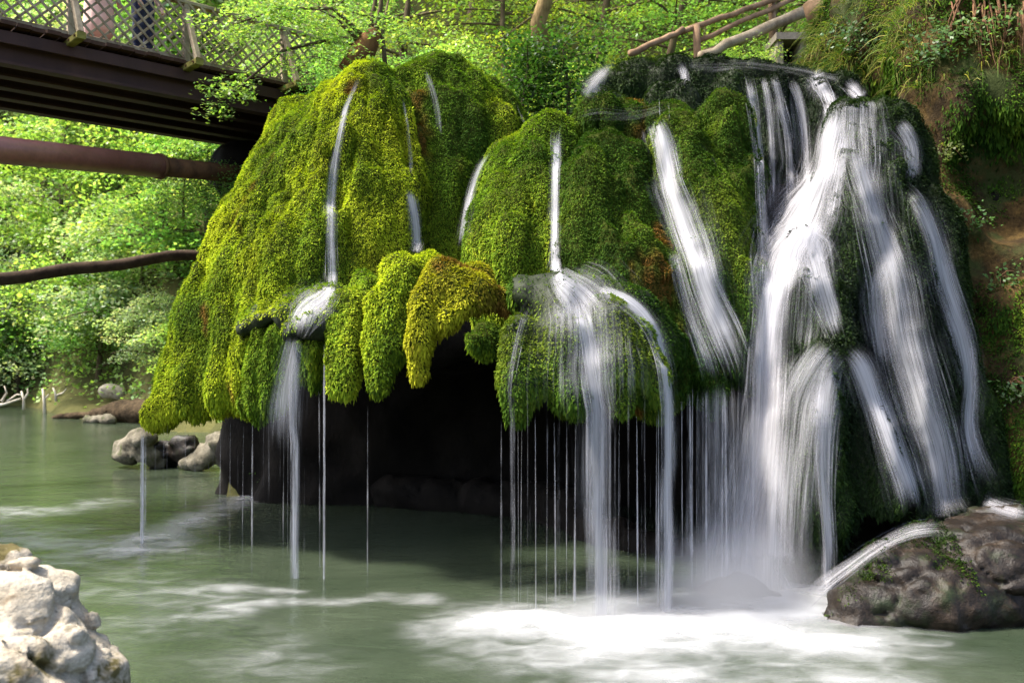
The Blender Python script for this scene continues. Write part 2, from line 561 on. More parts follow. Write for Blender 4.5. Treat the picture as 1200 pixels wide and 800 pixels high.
def white_water(name, colr=(0.62, 0.615, 0.65), us=(70.0, 17.0), vs=(1.3, 0.7), lo=0.52, hi=1.48, trans=0.4):
    """veils of falling water: streaked opacity along the flow, edges thinning out to nothing"""
    m, nt, out = newmat(name)
    at = N_(nt, 'ShaderNodeAttribute', attribute_name='flow')
    prev = None
    for k in range(2):
        mp = nt.nodes.new('ShaderNodeMapping')
        mp.inputs['Scale'].default_value = (us[k], vs[k], 1)
        nt.links.new(at.outputs['Vector'], mp.inputs[0])
        t = N_(nt, 'ShaderNodeTexNoise', Scale=1.0, Detail=4.0, Roughness=0.55)
        nt.links.new(mp.outputs[0], t.inputs['Vector'])
        if prev is None:
            prev = t.outputs['Fac']
        else:
            mm = N_(nt, 'ShaderNodeMath', operation='ADD')
            nt.links.new(prev, mm.inputs[0]); nt.links.new(t.outputs['Fac'], mm.inputs[1])
            prev = mm.outputs[0]
    al = N_(nt, 'ShaderNodeAttribute', attribute_name='veil')
    # filaments: where the water is thin only the strongest streaks survive, so its edges fray
    nrm = N_(nt, 'ShaderNodeMapRange')
    nrm.inputs['From Min'].default_value = lo; nrm.inputs['From Max'].default_value = hi
    nt.links.new(prev, nrm.inputs['Value'])
    ad = N_(nt, 'ShaderNodeMath', operation='ADD')
    nt.links.new(nrm.outputs[0], ad.inputs[0]); nt.links.new(al.outputs['Fac'], ad.inputs[1])
    st = N_(nt, 'ShaderNodeMapRange', interpolation_type='SMOOTHSTEP')
    st.inputs['From Min'].default_value = 0.55; st.inputs['From Max'].default_value = 1.95
    st.inputs['To Max'].default_value = 0.9
    nt.links.new(ad.outputs[0], st.inputs['Value'])
    e = N_(nt, 'ShaderNodeMath', operation='MULTIPLY', use_clamp=True)
    nt.links.new(al.outputs['Fac'], e.inputs[0]); e.inputs[1].default_value = 4.0
    mul2 = N_(nt, 'ShaderNodeMath', operation='MULTIPLY', use_clamp=True)
    nt.links.new(st.outputs[0], mul2.inputs[0]); nt.links.new(e.outputs[0], mul2.inputs[1])
    d = N_(nt, 'ShaderNodeBsdfDiffuse')
    d.inputs['Color'].default_value = (*colr, 1)
    tl = N_(nt, 'ShaderNodeBsdfTranslucent')
    tl.inputs[0].default_value = (*colr, 1)
    mx = N_(nt, 'ShaderNodeMixShader'); mx.inputs[0].default_value = trans
    nt.links.new(d.outputs[0], mx.inputs[1]); nt.links.new(tl.outputs[0], mx.inputs[2])
    tr = N_(nt, 'ShaderNodeBsdfTransparent')
    m2 = N_(nt, 'ShaderNodeMixShader')
    nt.links.new(mul2.outputs[0], m2.inputs[0])
    nt.links.new(tr.outputs[0], m2.inputs[1]); nt.links.new(mx.outputs[0], m2.inputs[2])
    nt.links.new(m2.outputs[0], out.inputs[0])
    return m
white_water('veil_water')
white_water('strand_water', us=(3.0, 1.0), vs=(2.2, .7))

def foam_mat():
    m, nt, out = newmat('foam')
    al = N_(nt, 'ShaderNodeAttribute', attribute_name='veil')
    t = tex(nt, 3.0, 4, (1, 1.6, 1), 0.5, 0.6)
    ad = N_(nt, 'ShaderNodeMath', operation='ADD')
    nt.links.new(t, ad.inputs[0]); nt.links.new(al.outputs['Fac'], ad.inputs[1])
    st = N_(nt, 'ShaderNodeMapRange', interpolation_type='SMOOTHSTEP')
    st.inputs['From Min'].default_value = 0.36; st.inputs['From Max'].default_value = 1.75
    st.inputs['To Max'].default_value = 0.54
    nt.links.new(ad.outputs[0], st.inputs['Value'])
    e = N_(nt, 'ShaderNodeMath', operation='MULTIPLY', use_clamp=True)
    nt.links.new(al.outputs['Fac'], e.inputs[0]); e.inputs[1].default_value = 5.0
    cl = N_(nt, 'ShaderNodeMath', operation='MULTIPLY')
    nt.links.new(st.outputs[0], cl.inputs[0]); nt.links.new(e.outputs[0], cl.inputs[1])
    d = N_(nt, 'ShaderNodeBsdfPrincipled', Roughness=0.7)
    d.inputs['Base Color'].default_value = (0.60, 0.61, 0.63, 1)
    tr = N_(nt, 'ShaderNodeBsdfTransparent')
    m2 = N_(nt, 'ShaderNodeMixShader')
    nt.links.new(cl.outputs[0], m2.inputs[0])
    nt.links.new(tr.outputs[0], m2.inputs[1]); nt.links.new(d.outputs[0], m2.inputs[2])
    nt.links.new(m2.outputs[0], out.inputs[0])
foam_mat()
M = MATS

# ------------------------------------------------------------------ terrain, pool, cliff
def smooth(a, b, x):
    t = np.clip((x - a) / (b - a), 0, 1)
    return t * t * (3 - 2 * t)

def terrain_h(X, Y):
    """height of the wooded slopes: far bank of the pool at the left, plateau and hillside behind the falls"""
    r = X / np.maximum(Y, 1)
    P = np.stack([X * 0.12, Y * 0.12, 0 * X], -1)
    nz = fbm(P, 5, 3)
    shore = 29.5 + 5.5 * smooth(-0.50, -0.56, r) - 5 * smooth(-.46, -.38, r)
    left = np.where(Y < shore, -1.2 + 1.2 * smooth(-3.0, 0.0, Y - shore), 0.0)
    left = left + 0.95 * np.maximum(Y - shore - 1.5, 0) * smooth(0, 9, Y - shore) + 0.35 * smooth(0, 1.2, Y - shore)
    left = left + 1.0 * nz * smooth(1, 8, Y - shore)
    right = 6.15 + 0.30 * np.maximum(Y - 17, 0) * smooth(17, 22, Y) + 0.75 * np.maximum(Y - 24, 0) + 0.6 * nz * smooth(16, 22, Y)
    right = np.where(Y < 14.6, -1.2, right)
    t = smooth(-0.33, -0.26, r)
    return left * (1 - t) + right * t

xs = np.concatenate([np.arange(-62, -16, 1.0), np.arange(-16, 14, 0.45), np.arange(14, 60, 1.2)])
ys = np.concatenate([np.arange(14.2, 34, 0.42), np.arange(34, 92, 1.0)])
gx, gy = np.meshgrid(xs, ys, indexing='ij')
gz = terrain_h(gx.ravel(), gy.ravel())
TV = np.stack([gx.ravel(), gy.ravel(), gz], 1)
nx, ny = len(xs), len(ys)
ii = np.arange(nx * ny).reshape(nx, ny)
TQ = np.stack([ii[:-1, :-1], ii[1:, :-1], ii[1:, 1:], ii[:-1, 1:]], -1).reshape(-1, 4)
hill = mesh_obj('hillside', TV, TQ, M['forest_floor'])
tag(hill, 'steep wooded hillside behind the falls and beyond the far bank', kind='structure')

bed = mesh_obj('pool_bed', [(-150, -60, -1.3), (150, -60, -1.3), (150, 200, -1.3), (-150, 200, -1.3)], [(0, 1, 2, 3)], M['soil'], smooth=False)
tag(bed, 'muddy ground under the pool', kind='structure')
wx = np.linspace(-60, 40, 60); wy = np.linspace(-20, 42, 40)
a, b = np.meshgrid(wx, wy, indexing='ij')
ii = np.arange(60 * 40).reshape(60, 40)
pool = mesh_obj('pool_water', np.stack([a.ravel(), b.ravel(), 0 * a.ravel()], 1), np.stack([ii[:-1, :-1], ii[1:, :-1], ii[1:, 1:], ii[:-1, 1:]], -1).reshape(-1, 4), M['pool_water'])
tag(pool, 'milky green pool below the waterfall', kind='structure')

def rock_noise(seed, a1=0.10, s1=1.6, a2=0.045, s2=5.0):
    return lambda P: a1 * fbm(P * s1, seed, 2) + a2 * fbm(P * s2, seed + 5, 2)

def moss_noise(seed, drape=0.07, lump=0.06):
    """vertical folds, rounded lumps and fine unevenness of moss curtains"""
    def f(P):
        g = vnoise(P * np.array([3.4, 3.4, 0.35]) + np.stack([.35 * vnoise(P * 1.5, seed + 9)] * 3, 1), seed + 8)
        return (drape * .95 * np.exp(-(g / .13) ** 2) + drape * vnoise(P * np.array([4.2, 4.2, 0.55]), seed) + drape * .6 * vnoise(P * np.array([9.0, 9.0, 1.1]), seed + 3)
                + lump * vnoise(P * np.array([2.6, 2.6, 1.3]), seed + 1) + lump * .42 * vnoise(P * np.array([6.5, 6.5, 3.2]), seed + 2) + 0.016 * vnoise(P * np.array([15, 15, 11]), seed + 4))
    return f

BVH_V, BVH_F = [], []
def add_bvh(V, Q):
    off = sum(len(v) for v in BVH_V)
    BVH_V.append(V); BVH_F.append(Q + off)

# the dark cliff that carries plateau and cave
S = Sculpt()
S.box((-4.2, 14.2, -1.2), (7.5, 19.5, 6.1), 0.5)
S.box((-3.0, 12.9, 2.2), (4.2, 15.0, 5.3), 0.4)
S.box((-2.9, 11.3, 2.1), (3.4, 15.0, 2.9), 0.35)
S.box((-3.3, 13.6, -1.2), (4.0, 15.0, 3.0), 0.4)
S.box((2.6, 11.2, -1.0), (6.5, 14.5, 4.6), 0.5)
S.lobe((276, 600, 14.8, 26), (282, 545, 14.7, 22), (296, 500, 14.6, 28), (320, 450, 14.4, 40), k=.3)
S.lobe((298, 610, 15.0, 40), (300, 540, 14.9, 42), (310, 480, 14.8, 40), k=.3)
S.lobe((326, 605, 14.1, 28), (330, 560, 14.0, 20), (350, 510, 13.9, 26), k=.3)
V, Q = S.mesh(0.13, rock_noise(3, 0.22, 1.0, 0.10, 3.2), zmin=-1.0)
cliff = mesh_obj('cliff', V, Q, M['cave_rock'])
tag(cliff, 'dark wet cliff behind the moss with the black hollow under it', kind='structure')
add_bvh(V, Q)

# ------------------------------------------------------------------ mossy mounds
MOSS_TOTAL = [0]
SCULPTS, PENDING = [], []
def palette(P, N, seed, cols, brown=0.0):
    """cols: list of rgb; patches chosen by smooth noise, with frond to frond jitter"""
    cols = np.array(cols)
    t = 0.5 + 0.5 * np.clip(1.7 * fbm(P * np.array([1.3, 1.3, 0.8]), seed, 3), -1, 1)
    t = np.clip(t + RNG.normal(0, 0.16, len(P)), 0, 0.999) * (len(cols) - 1)
    i = t.astype(int); f = (t - i)[:, None]
    c = cols[i] * (1 - f) + cols[np.minimum(i + 1, len(cols) - 1)] * f
    if brown:
        b = smooth(0.15, 0.45, fbm(P * np.array([2.4, 2.4, 1.2]), seed + 40, 3) + brown)[:, None]
        c = c * (1 - b) + b * np.array([0.13, 0.07, 0.014])
    return c * RNG.uniform(0.72, 1.28, (len(P), 1))

def moss_coat(V, Q, seed, cols, density, mat, parent, length=0.05, brown=0.0, hang=1.0, bare=0.0, keepfn=None, own=None):
    camp = np.array([0, 0, HC])
    def keep(c, n):
        v = unit(camp - c)
        k = np.clip(((n * v).sum(1) + 0.25) * 5, 0, 1)
        k = k * (c[:, 2] > 0.05)
        if bare:
            k = k * smooth(-0.25, 0.1, fbm(c * np.array([2.2, 2.2, 1.4]), seed + 70, 3) + 0.35 - bare)
        if keepfn is not None:
            k = k * keepfn(c, n)
        for So in SCULPTS:                      # nothing grows where one lobe is buried in another
            if So is own:
                continue
            lo, hi = So.bounds(0.0)
            q = np.nonzero(((c > lo) & (c < hi)).all(1) & (k > 0))[0]
            if len(q):
                k[q] *= So.field(c[q]) > -0.04
        return k
    P, N = tri_sample(V, Q, density, RNG, keep)
    n = len(P)
    MOSS_TOTAL[0] += n
    down = np.array([0, 0, -1.0])
    under = np.clip(-N[:, 2:3] * 2, 0, 1)
    tang = down - (N * down).sum(1, keepdims=True) * N
    D = unit(N * (0.60 - .3 * under) + tang * 0.85 + down * 0.9 * under + RNG.normal(0, 0.34, (n, 3)))
    Sd = unit(np.cross(D, N) + RNG.normal(0, 0.30, (n, 3)))
    gr = vnoise(P * np.array([24, 24, 17]), seed + 22) + .6 * vnoise(P * 48, seed + 23)
    P = P + N * (0.010 + 0.011 * gr)[:, None]
    clump = 0.75 + 0.55 * (0.5 + 0.5 * vnoise(P * 9, seed + 21))
    L = length * clump * RNG.uniform(0.6, 1.5, n) * (1 + hang * 1.7 * under[:, 0] * RNG.random(n))
    Wd = L * RNG.uniform(0.34, 0.55, n) / (1 + .5 * under[:, 0])
    LV, LQ = leaf_quads(P - N * 0.004, D, Sd, L, Wd, 0.10)
    c = palette(P, N, seed, cols, brown)
    C4 = np.repeat(c, 4, axis=0).reshape(-1, 4, 3)
    C4 *= 1.15
    o = mesh_obj('moss', LV, LQ, M[mat], parent, smooth=False, attrs={'tint': ('FLOAT_COLOR', C4.reshape(-1, 3))})
    o['kind'] = 'stuff'
    return o

YELLOW = [(0.045, 0.092, 0.009), (0.135, 0.21, 0.012), (0.275, 0.335, 0.014), (0.40, 0.44, 0.022)]
MID = [(0.028, 0.066, 0.007), (0.075, 0.145, 0.010), (0.155, 0.235, 0.014), (0.29, 0.33, 0.02)]
DEEP = [(0.010, 0.030, 0.004), (0.026, 0.062, 0.006), (0.055, 0.105, 0.009), (0.12, 0.165, 0.014)]
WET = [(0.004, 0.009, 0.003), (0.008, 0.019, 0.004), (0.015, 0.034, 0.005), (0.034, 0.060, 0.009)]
GOLD = [(0.09, 0.065, 0.009), (0.17, 0.14, 0.012), (0.27, 0.27, 0.015), (0.39, 0.40, 0.02)]

def mound(name, label, S, seed, cols, density=9000, res=0.053, base='moss_base', mat='moss', length=0.0255, noise=None, cat='moss mound', **kw):
    V, Q = S.mesh(res, noise or moss_noise(seed), zmin=kw.pop('zmin', None))
    root = thing(name, label, cat, group='moss-covered lobes of the waterfall')
    mesh_obj('rock', V, Q, M[base], root)
    if kw.pop('bvh', True):
        add_bvh(V, Q)
    SCULPTS.append(S)
    PENDING.append((V, Q, seed, cols, density, mat, root, length, dict(kw, own=S)))
    return root

# large left dome, its long flank running down to the pool
S = Sculpt()
S.lobe((428, 128, 12.6, 46), (368, 190, 12.3, 58), (316, 290, 11.8, 66), (262, 392, 11.4, 54), (226, 442, 11.2, 38), (194, 476, 11.0, 17), k=.4)
S.lobe((440, 124, 12.3, 42), (410, 210, 11.8, 62), (366, 320, 11.25, 70), (316, 400, 10.95, 54), (274, 448, 10.8, 34), k=.4)
S.lobe((440, 128, 12.1, 36), (448, 240, 11.6, 54), (445, 340, 11.3, 56), k=.35)
S.lobe((352, 148, 12.9, 36), (300, 280, 12.5, 44), (240, 410, 11.8, 30), (198, 468, 11.3, 15), (177, 494, 11.1, 7), k=.4)
S.lobe((352, 342, 10.72, 20), (322, 358, 10.55, 25), (292, 402, 10.5, 26), (284, 458, 10.6, 20), k=.12)
S.lobe((400, 150, 12.0, 30), (392, 250, 11.7, 40), k=.3)
S.lobe((252, 425, 10.95, 26), (236, 462, 10.95, 20), k=.15)
S.dent((400, 140, 11.42, 7), (393, 230, 10.98, 8), (388, 330, 10.42, 9), k=0.12)
S.dent((478, 150, 11.6, 8), (486, 260, 11.25, 12))
S.dent((345, 330, 10.48, 5), (310, 350, 10.4, 5), (276, 400, 10.4, 6), k=.1)
left_dome = mound('moss_mound', 'huge yellow-green moss dome at the left, its flank sloping down to the pool', S, 101, YELLOW, brown=-.25)

# rear dome right of it
S = Sculpt()
S.lobe((478, 125, 12.9, 44), (500, 190, 12.5, 56), (505, 310, 12.2, 54), k=.4)
S.lobe((520, 114, 13.0, 48), (558, 160, 12.8, 50), (556, 300, 12.5, 54), k=.4)
S.lobe((515, 208, 12.0, 26), (520, 262, 11.9, 30), (520, 310, 11.9, 30), k=.12)
S.lobe((580, 140, 13.1, 30), (590, 250, 12.9, 34), k=.3)
S.dent((502, 90, 12.55, 6), (512, 140, 12.2, 5), (516, 180, 12.05, 5))
mound('moss_mound', 'rounded green moss dome behind and right of the largest one, thin trickle down its top', S, 131, MID, brown=-.15)

# central dome: left fan
S = Sculpt()
S.lobe((645, 178, 11.3, 34), (620, 215, 11.0, 48), (604, 300, 10.55, 54), (602, 360, 10.5, 48), k=.4)
S.lobe((645, 172, 11.2, 28), (634, 240, 10.7, 36), (628, 330, 10.4, 40), k=.3)
S.lobe((600, 205, 11.3, 30), (576, 280, 10.9, 30), (574, 330, 10.8, 28), k=.35)
mound('moss_mound', 'smooth fan of green moss left of the narrow vertical fall in the centre', S, 151, MID, noise=moss_noise(151, 0.055, 0.03))

# central dome: bulging nose between narrow fall and wide fall
S = Sculpt()
S.lobe((700, 188, 10.8, 28), (690, 230, 10.35, 36), (690, 300, 10.1, 42), (705, 380, 9.9, 52), k=.3)
S.lobe((730, 192, 10.8, 30), (744, 250, 10.5, 34), (738, 330, 10.0, 46), (744, 425, 9.75, 48), k=.3)
S.lobe((690, 148, 11.4, 28), (740, 152, 11.4, 32), (790, 150, 11.3, 32), k=.2)
S.lobe((755, 320, 10.05, 40), (775, 400, 9.8, 44), (780, 450, 9.7, 32), k=.3)
S.lobe((745, 332, 9.55, 12), (778, 318, 9.6, 12))
S.dent((752, 215, 10.05, 14), (757, 260, 9.95, 16), k=0.15)
S.dent((716, 180, 10.35, 5), (722, 230, 9.95, 7), (724, 280, 9.75, 6))
mound('moss_mound', 'bulging dark green moss nose between the narrow and the wide central falls', S, 161, DEEP, brown=-0.12)

# central dome: right flank under the wide fall
S = Sculpt()
S.lobe((795, 172, 10.9, 36), (824, 240, 10.45, 44), (846, 330, 9.95, 44), (860, 400, 9.7, 34), (872, 440, 9.5, 16), k=.3)
S.lobe((795, 250, 10.6, 38), (815, 340, 10.05, 42), (830, 420, 9.75, 36), (836, 458, 9.6, 16), k=.3)
S.lobe((846, 142, 11.3, 34), (860, 220, 10.9, 33), (870, 320, 10.4, 25), (879, 410, 10.1, 15), (884, 452, 10.0, 8), k=.25)
S.lobe((785, 350, 9.95, 34), (798, 430, 9.75, 32), (798, 462, 9.7, 18), k=.3)
mound('moss_mound', 'dark green moss flank under the wide slanting fall, ending in a pointed hem', S, 171, DEEP)

# ledge in front of the centre with the fanned fall
S = Sculpt()
S.lobe((660, 352, 9.4, 32), (735, 372, 9.3, 40), (770, 410, 9.2, 34), k=.2)
S.lobe((612, 392, 8.5, 24), (612, 450, 8.25, 25), (606, 478, 8.2, 13))
S.lobe((655, 358, 8.7, 28), (664, 400, 8.4, 32), (668, 462, 8.2, 27))
S.lobe((712, 378, 8.6, 32), (722, 430, 8.3, 34), (728, 472, 8.2, 18))
S.lobe((752, 402, 8.6, 28), (766, 440, 8.4, 24), (770, 466, 8.35, 14))
S.lobe((620, 345, 9.0, 22), (650, 345, 9.0, 26))
mound('moss_mound', 'jutting round ledge of wet moss under the fanned fall in the front centre', S, 181, DEEP, 9600,  noise=moss_noise(181, 0.03, 0.06), base='wet_base', keepfn=lambda c, n: 1 - .9 * smooth(2.55, 2.8, c[:, 2] + .12 * vnoise(c * 4, 3)) * (c[:, 0] < .95) * (c[:, 0] > .02))

S = Sculpt()
S.lobe((570, 390, 8.75, 13), (574, 400, 8.65, 16), (580, 412, 8.6, 9))
mound('moss_clump', 'small bright moss tuft on the left edge of the front ledge', S, 185, YELLOW, 9600, res=.04, cat='moss clump', bvh=False)

# hanging clumps over the cave
S = Sculpt()
S.lobe((560, 330, 9.4, 22), (520, 334, 9.1, 26), (496, 360, 8.9, 22), (488, 400, 8.8, 17), (489, 432, 8.8, 8))
S.lobe((520, 340, 9.0, 24), (560, 338, 9.1, 24), (590, 352, 9.1, 18))
S.lobe((545, 355, 8.9, 16), (520, 375, 8.8, 14))
mound('moss_clump', 'arched moss clump with rust-brown underside overhanging the black hollow', S, 191, GOLD, 9600, res=.045, brown=0.05, cat='moss clump', noise=moss_noise(191, .04, .06), length=.028)
S = Sculpt()
S.lobe((505, 318, 9.7, 18), (470, 325, 9.5, 24), (455, 360, 9.3, 26), (446, 410, 9.1, 22), (440, 452, 9.0, 16))
S.lobe((480, 330, 9.4, 22), (458, 400, 9.1, 16))
mound('moss_clump', 'tall bright yellow-green moss clump hanging beside the brown arched one', S, 201, YELLOW, 9600, res=.045, cat='moss clump', noise=moss_noise(201, .04, .06), length=.028)
S = Sculpt()
S.lobe((432, 345, 9.8, 14), (414, 370, 9.6, 20), (405, 410, 9.4, 20), (402, 450, 9.3, 16))
S.lobe((425, 335, 9.9, 12), (400, 380, 9.5, 14))
mound('moss_clump', 'narrow dark-streaked moss clump right of the small ledge fall', S, 211, MID, 9600, res=.045, brown=0.0, cat='moss clump')

# small shelf at the left with a fall
S = Sculpt()
S.lobe((284, 386, 10.25, 8), (305, 374, 10.1, 10), (340, 364, 9.95, 13), (392, 352, 9.9, 17), k=.15)
S.lobe((300, 376, 10.5, 14), (340, 362, 10.4, 18), (392, 356, 10.3, 22), k=.2)
S.lobe((342, 390, 9.5, 11), (368, 384, 9.5, 15), (400, 372, 9.6, 18), k=.12)
S.lobe((345, 378, 9.85, 16), (385, 372, 9.8, 20), k=.2)
V, Q = S.mesh(0.035, rock_noise(7, .07, 3.2, .04, 9))
root = thing('rock_shelf', 'thin crusty grey shelf of rock jutting from the left dome', 'rock shelf')
mesh_obj('rock', V, Q, M['wet_base'], root)
add_bvh(V, Q)
moss_coat(V, Q, 221, MID, 5000, 'moss', root, 0.028, bare=0.3, keepfn=lambda c, n: (n[:, 2] > 0.1) * 1.0)
S = Sculpt()
S.lobe((308, 395, 10.25, 14), (300, 430, 10.3, 22), (292, 472, 10.3, 14))
S.lobe((335, 392, 10.0, 14), (328, 430, 10.2, 16), (318, 470, 10.2, 12))
S.lobe((365, 400, 9.8, 16), (360, 440, 10, 16))
mound('moss_clump', 'soft green moss curtain hanging under the crusty grey shelf', S, 231, MID, 9600, res=.045, cat='moss clump', bvh=False)

# upper ledge at the back, where the stream comes over the top
S = Sculpt()
S.lobe((715, 105, 13.0, 26), (765, 100, 12.9, 30), (830, 95, 12.7, 28), (900, 105, 12.6, 30), (975, 115, 12.5, 26))
S.lobe((850, 115, 12.4, 28), (858, 200, 12.3, 30), (860, 300, 12.2, 34))
S.lobe((905, 125, 12.3, 32), (915, 200, 12.2, 38), (920, 300, 12.2, 40))
S.lobe((955, 120, 12.2, 28), (960, 200, 12.0, 36))
S.lobe((985, 110, 12.3, 20), (1005, 120, 12.2, 16))
S.lobe((775, 125, 12.0, 20), (800, 120, 12.0, 22), (815, 150, 11.7, 22))
S.lobe((710, 130, 12.2, 20), (745, 140, 12.0, 16))
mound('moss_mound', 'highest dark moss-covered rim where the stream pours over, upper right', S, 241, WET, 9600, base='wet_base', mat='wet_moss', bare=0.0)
S = Sculpt()
S.lobe((868, 135, 11.6, 16), (866, 170, 11.4, 16), (868, 215, 11.3, 9))
mound('moss_clump', 'small hanging moss tongue beside the upper fall', S, 245, MID, 9600, res=.045, cat='moss clump', bvh=False)

# right cascade rock
S = Sculpt()
S.lobe((1005, 150, 10.9, 36), (990, 260, 10.2, 48), (965, 350, 9.7, 44), (955, 450, 9.4, 50), (955, 560, 9.3, 48), (950, 640, 9.3, 44))
S.lobe((1035, 150, 10.9, 34), (1035, 250, 10.3, 46), (1045, 340, 10.0, 50), (1060, 440, 9.8, 50), (1080, 560, 9.6, 46), (1090, 600, 9.5, 40))
S.lobe((1060, 170, 10.8, 24), (1085, 280, 10.4, 38), (1105, 400, 10.1, 36), (1130, 520, 9.9, 32), (1150, 580, 9.8, 26))
S.lobe((940, 285, 9.8, 20), (930, 340, 9.6, 26), (925, 420, 9.5, 26))
S.lobe((985, 430, 9.2, 22), (1005, 480, 9.1, 28), (1030, 550, 9.0, 26), (1045, 590, 8.9, 20))
S.lobe((975, 420, 9.2, 24), (955, 500, 9.0, 34), (950, 600, 9.0, 36))
S.lobe((1062, 222, 10.35, 14), (1085, 250, 10.2, 18), (1100, 320, 10.0, 16))
S.dent((1012, 590, 8.65, 16), (1015, 630, 8.6, 18), k=.1)
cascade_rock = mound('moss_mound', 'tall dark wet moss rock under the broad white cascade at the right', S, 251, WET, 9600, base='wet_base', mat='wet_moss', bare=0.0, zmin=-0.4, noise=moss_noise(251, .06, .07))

for a_ in PENDING:
    moss_coat(*a_[:8], **a_[8])

# ------------------------------------------------------------------ right bank, boulders, stones
S = Sculpt()
S.lobe((1120, 40, 12.0, 75), (1130, 130, 11.7, 72), (1120, 230, 11.5, 60), (1150, 330, 11.2, 70), (1180, 450, 10.8, 75), (1200, 560, 10.4, 70), (1220, 640, 10.2, 60), k=.3)
S.lobe((1250, 20, 11.5, 110), (1280, 200, 11.5, 100), (1300, 400, 10.5, 110), (1300, 600, 10, 110), k=.3)
S.lobe((1400, -40, 11, 160), (1420, 300, 10.5, 150), (1420, 600, 10, 150), k=.3)
S.lobe((1020, 30, 13.8, 58), (1060, 30, 13.2, 70), (1110, 20, 12.5, 60), k=.3)
S.lobe((972, 82, 14.2, 30), (1010, 80, 13.4, 36), (1060, 90, 12.6, 35), k=.3)
S.dent((1165, 140, 10.9, 26), (1175, 200, 10.8, 40), (1190, 260, 10.7, 34), k=.25)
S.dent((1160, 300, 10.5, 20), (1200, 310, 10.3, 30), k=.2)
S.dent((1095, 130, 11.0, 14), (1090, 200, 10.9, 20), k=.2)
V, Q = S.mesh(0.09, rock_noise(31, 0.22, 1.1, 0.11, 3.6), zmin=-0.5)
root = thing('earth_bank', 'ochre earth and rock bank with dark hollows at the right edge', 'earth bank')
mesh_obj('rock', V, Q, M['bank_rock'], root)
BANK_V, BANK_Q = V, Q
add_bvh(V, Q)
def bank_keep(c, n):
    low = smooth(3.4, 2.4, c[:, 2]) * smooth(-0.05, 0.35, fbm(c * 1.4, 77, 3) + 0.35)
    top = smooth(4.6, 5.2, c[:, 2]) * smooth(-0.1, 0.3, fbm(c * 1.6, 78, 3) - .05) * 0.6
    mid = .7 * smooth(-0.1, 0.25, fbm(c * 1.2, 79, 3))
    return np.clip(low + top + mid, 0, 1)
moss_coat(V, Q, 261, DEEP, 4000, 'moss', root, 0.035, keepfn=bank_keep)

def boulder(name, label, S, mat, res=0.05, noise=None, zmin=-0.5, group=None, extra=None):
    V, Q = main_piece(*S.mesh(res, noise or rock_noise(len(label), 0.09, 2.2, 0.05, 6), zmin=zmin))
    if extra:
        root = thing(name, label, 'boulder', group=group)
        mesh_obj('rock', V, Q, M[mat], root)
        extra(root, V, Q)
    else:
        root = mesh_obj(name, V, Q, M[mat])
        tag(root, label, 'boulder', group)
    add_bvh(V, Q)
    return root

def worley(P, seed):
    """distances to the nearest two random feature points"""
    I = np.floor(P).astype(np.int64)
    f1 = np.full(len(P), 9.0); f2 = f1.copy()
    for i in (-1, 0, 1):
        for j in (-1, 0, 1):
            for k in (-1, 0, 1):
                C = I + np.array([i, j, k])
                q = np.stack([_hash(C[:, 0], C[:, 1], C[:, 2], seed + m) for m in (0, 101, 202)], 1) * .5 + .5 + C
                d = np.linalg.norm(P - q, axis=1)
                f2 = np.minimum(f2, np.maximum(f1, d)); f1 = np.minimum(f1, d)
    return f1, f2

def ridged(seed, a=0.12, s=1.5, a2=0.05, s2=5.5, a3=0.02, s3=15):
    """broken rock: blocks with sunken joints, pits and grain"""
    def f(P):
        Pw = P + .12 * np.stack([vnoise(P * 2.5, seed + k) for k in range(3)], 1)
        f1, f2 = worley(Pw * np.array([s, s, s * 1.5]), seed)
        g1, g2 = worley(Pw * np.array([s2, s2, s2 * 1.6]) * .7, seed + 7)
        return (a * .8 * f1 - a * .45 + a * .28 * (1 - smooth(0, .12, f2 - f1)) + a2 * .7 * g1 + a2 * .35 * (1 - smooth(0, .12, g2 - g1)) + a * .5 * vnoise(P * s * .8, seed + 5) + a3 * vnoise(P * s3, seed + 9))
    return f

S = Sculpt()
S.lobe((982, 735, 8.0, 34), (1005, 725, 8.0, 42), (1080, 705, 8.1, 62), (1160, 690, 8.3, 75), (1260, 690, 8.4, 90), k=.25)
S.lobe((1090, 650, 8.6, 36), (1150, 635, 8.8, 40), (1220, 650, 8.8, 60), k=.25)
S.lobe((985, 712, 8.2, 22), (1040, 665, 8.3, 30), (1085, 640, 8.5, 28), k=.2)
def bmoss(root, V, Q):
    moss_coat(V, Q, 271, [(0.010, 0.022, 0.004), (0.022, 0.045, 0.006), (0.05, 0.085, 0.01)], 6000, 'moss', root, 0.022,
              keepfn=lambda c, n: smooth(-0.12, 0.12, fbm(c * np.array([1.9, 1.9, 1.9]), 88, 3)) * smooth(-.4, .1, n[:, 2]) * (c[:, 0] < 4.1))
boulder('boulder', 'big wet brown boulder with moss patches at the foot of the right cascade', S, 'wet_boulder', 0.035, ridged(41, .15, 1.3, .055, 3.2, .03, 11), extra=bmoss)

S = Sculpt()
S.lobe((-60, 730, 5.5, 90), (14, 724, 5.5, 72), (66, 770, 5.4, 58), (84, 850, 5.3, 64), k=.12)
S.lobe((-40, 672, 5.9, 50), (24, 668, 5.9, 38), k=.1)
S.lobe((0, 800, 5.0, 64), (44, 860, 5.0, 74), k=.1)
S.lobe((86, 745, 5.6, 40), (110, 790, 5.5, 34), (120, 860, 5.4, 38), k=.1)
boulder('boulder', 'sunlit cream limestone boulder in the bottom left corner', S, 'limestone', 0.028, ridged(51, 0.19, 1.4, 0.075, 3.6, 0.022, 14))

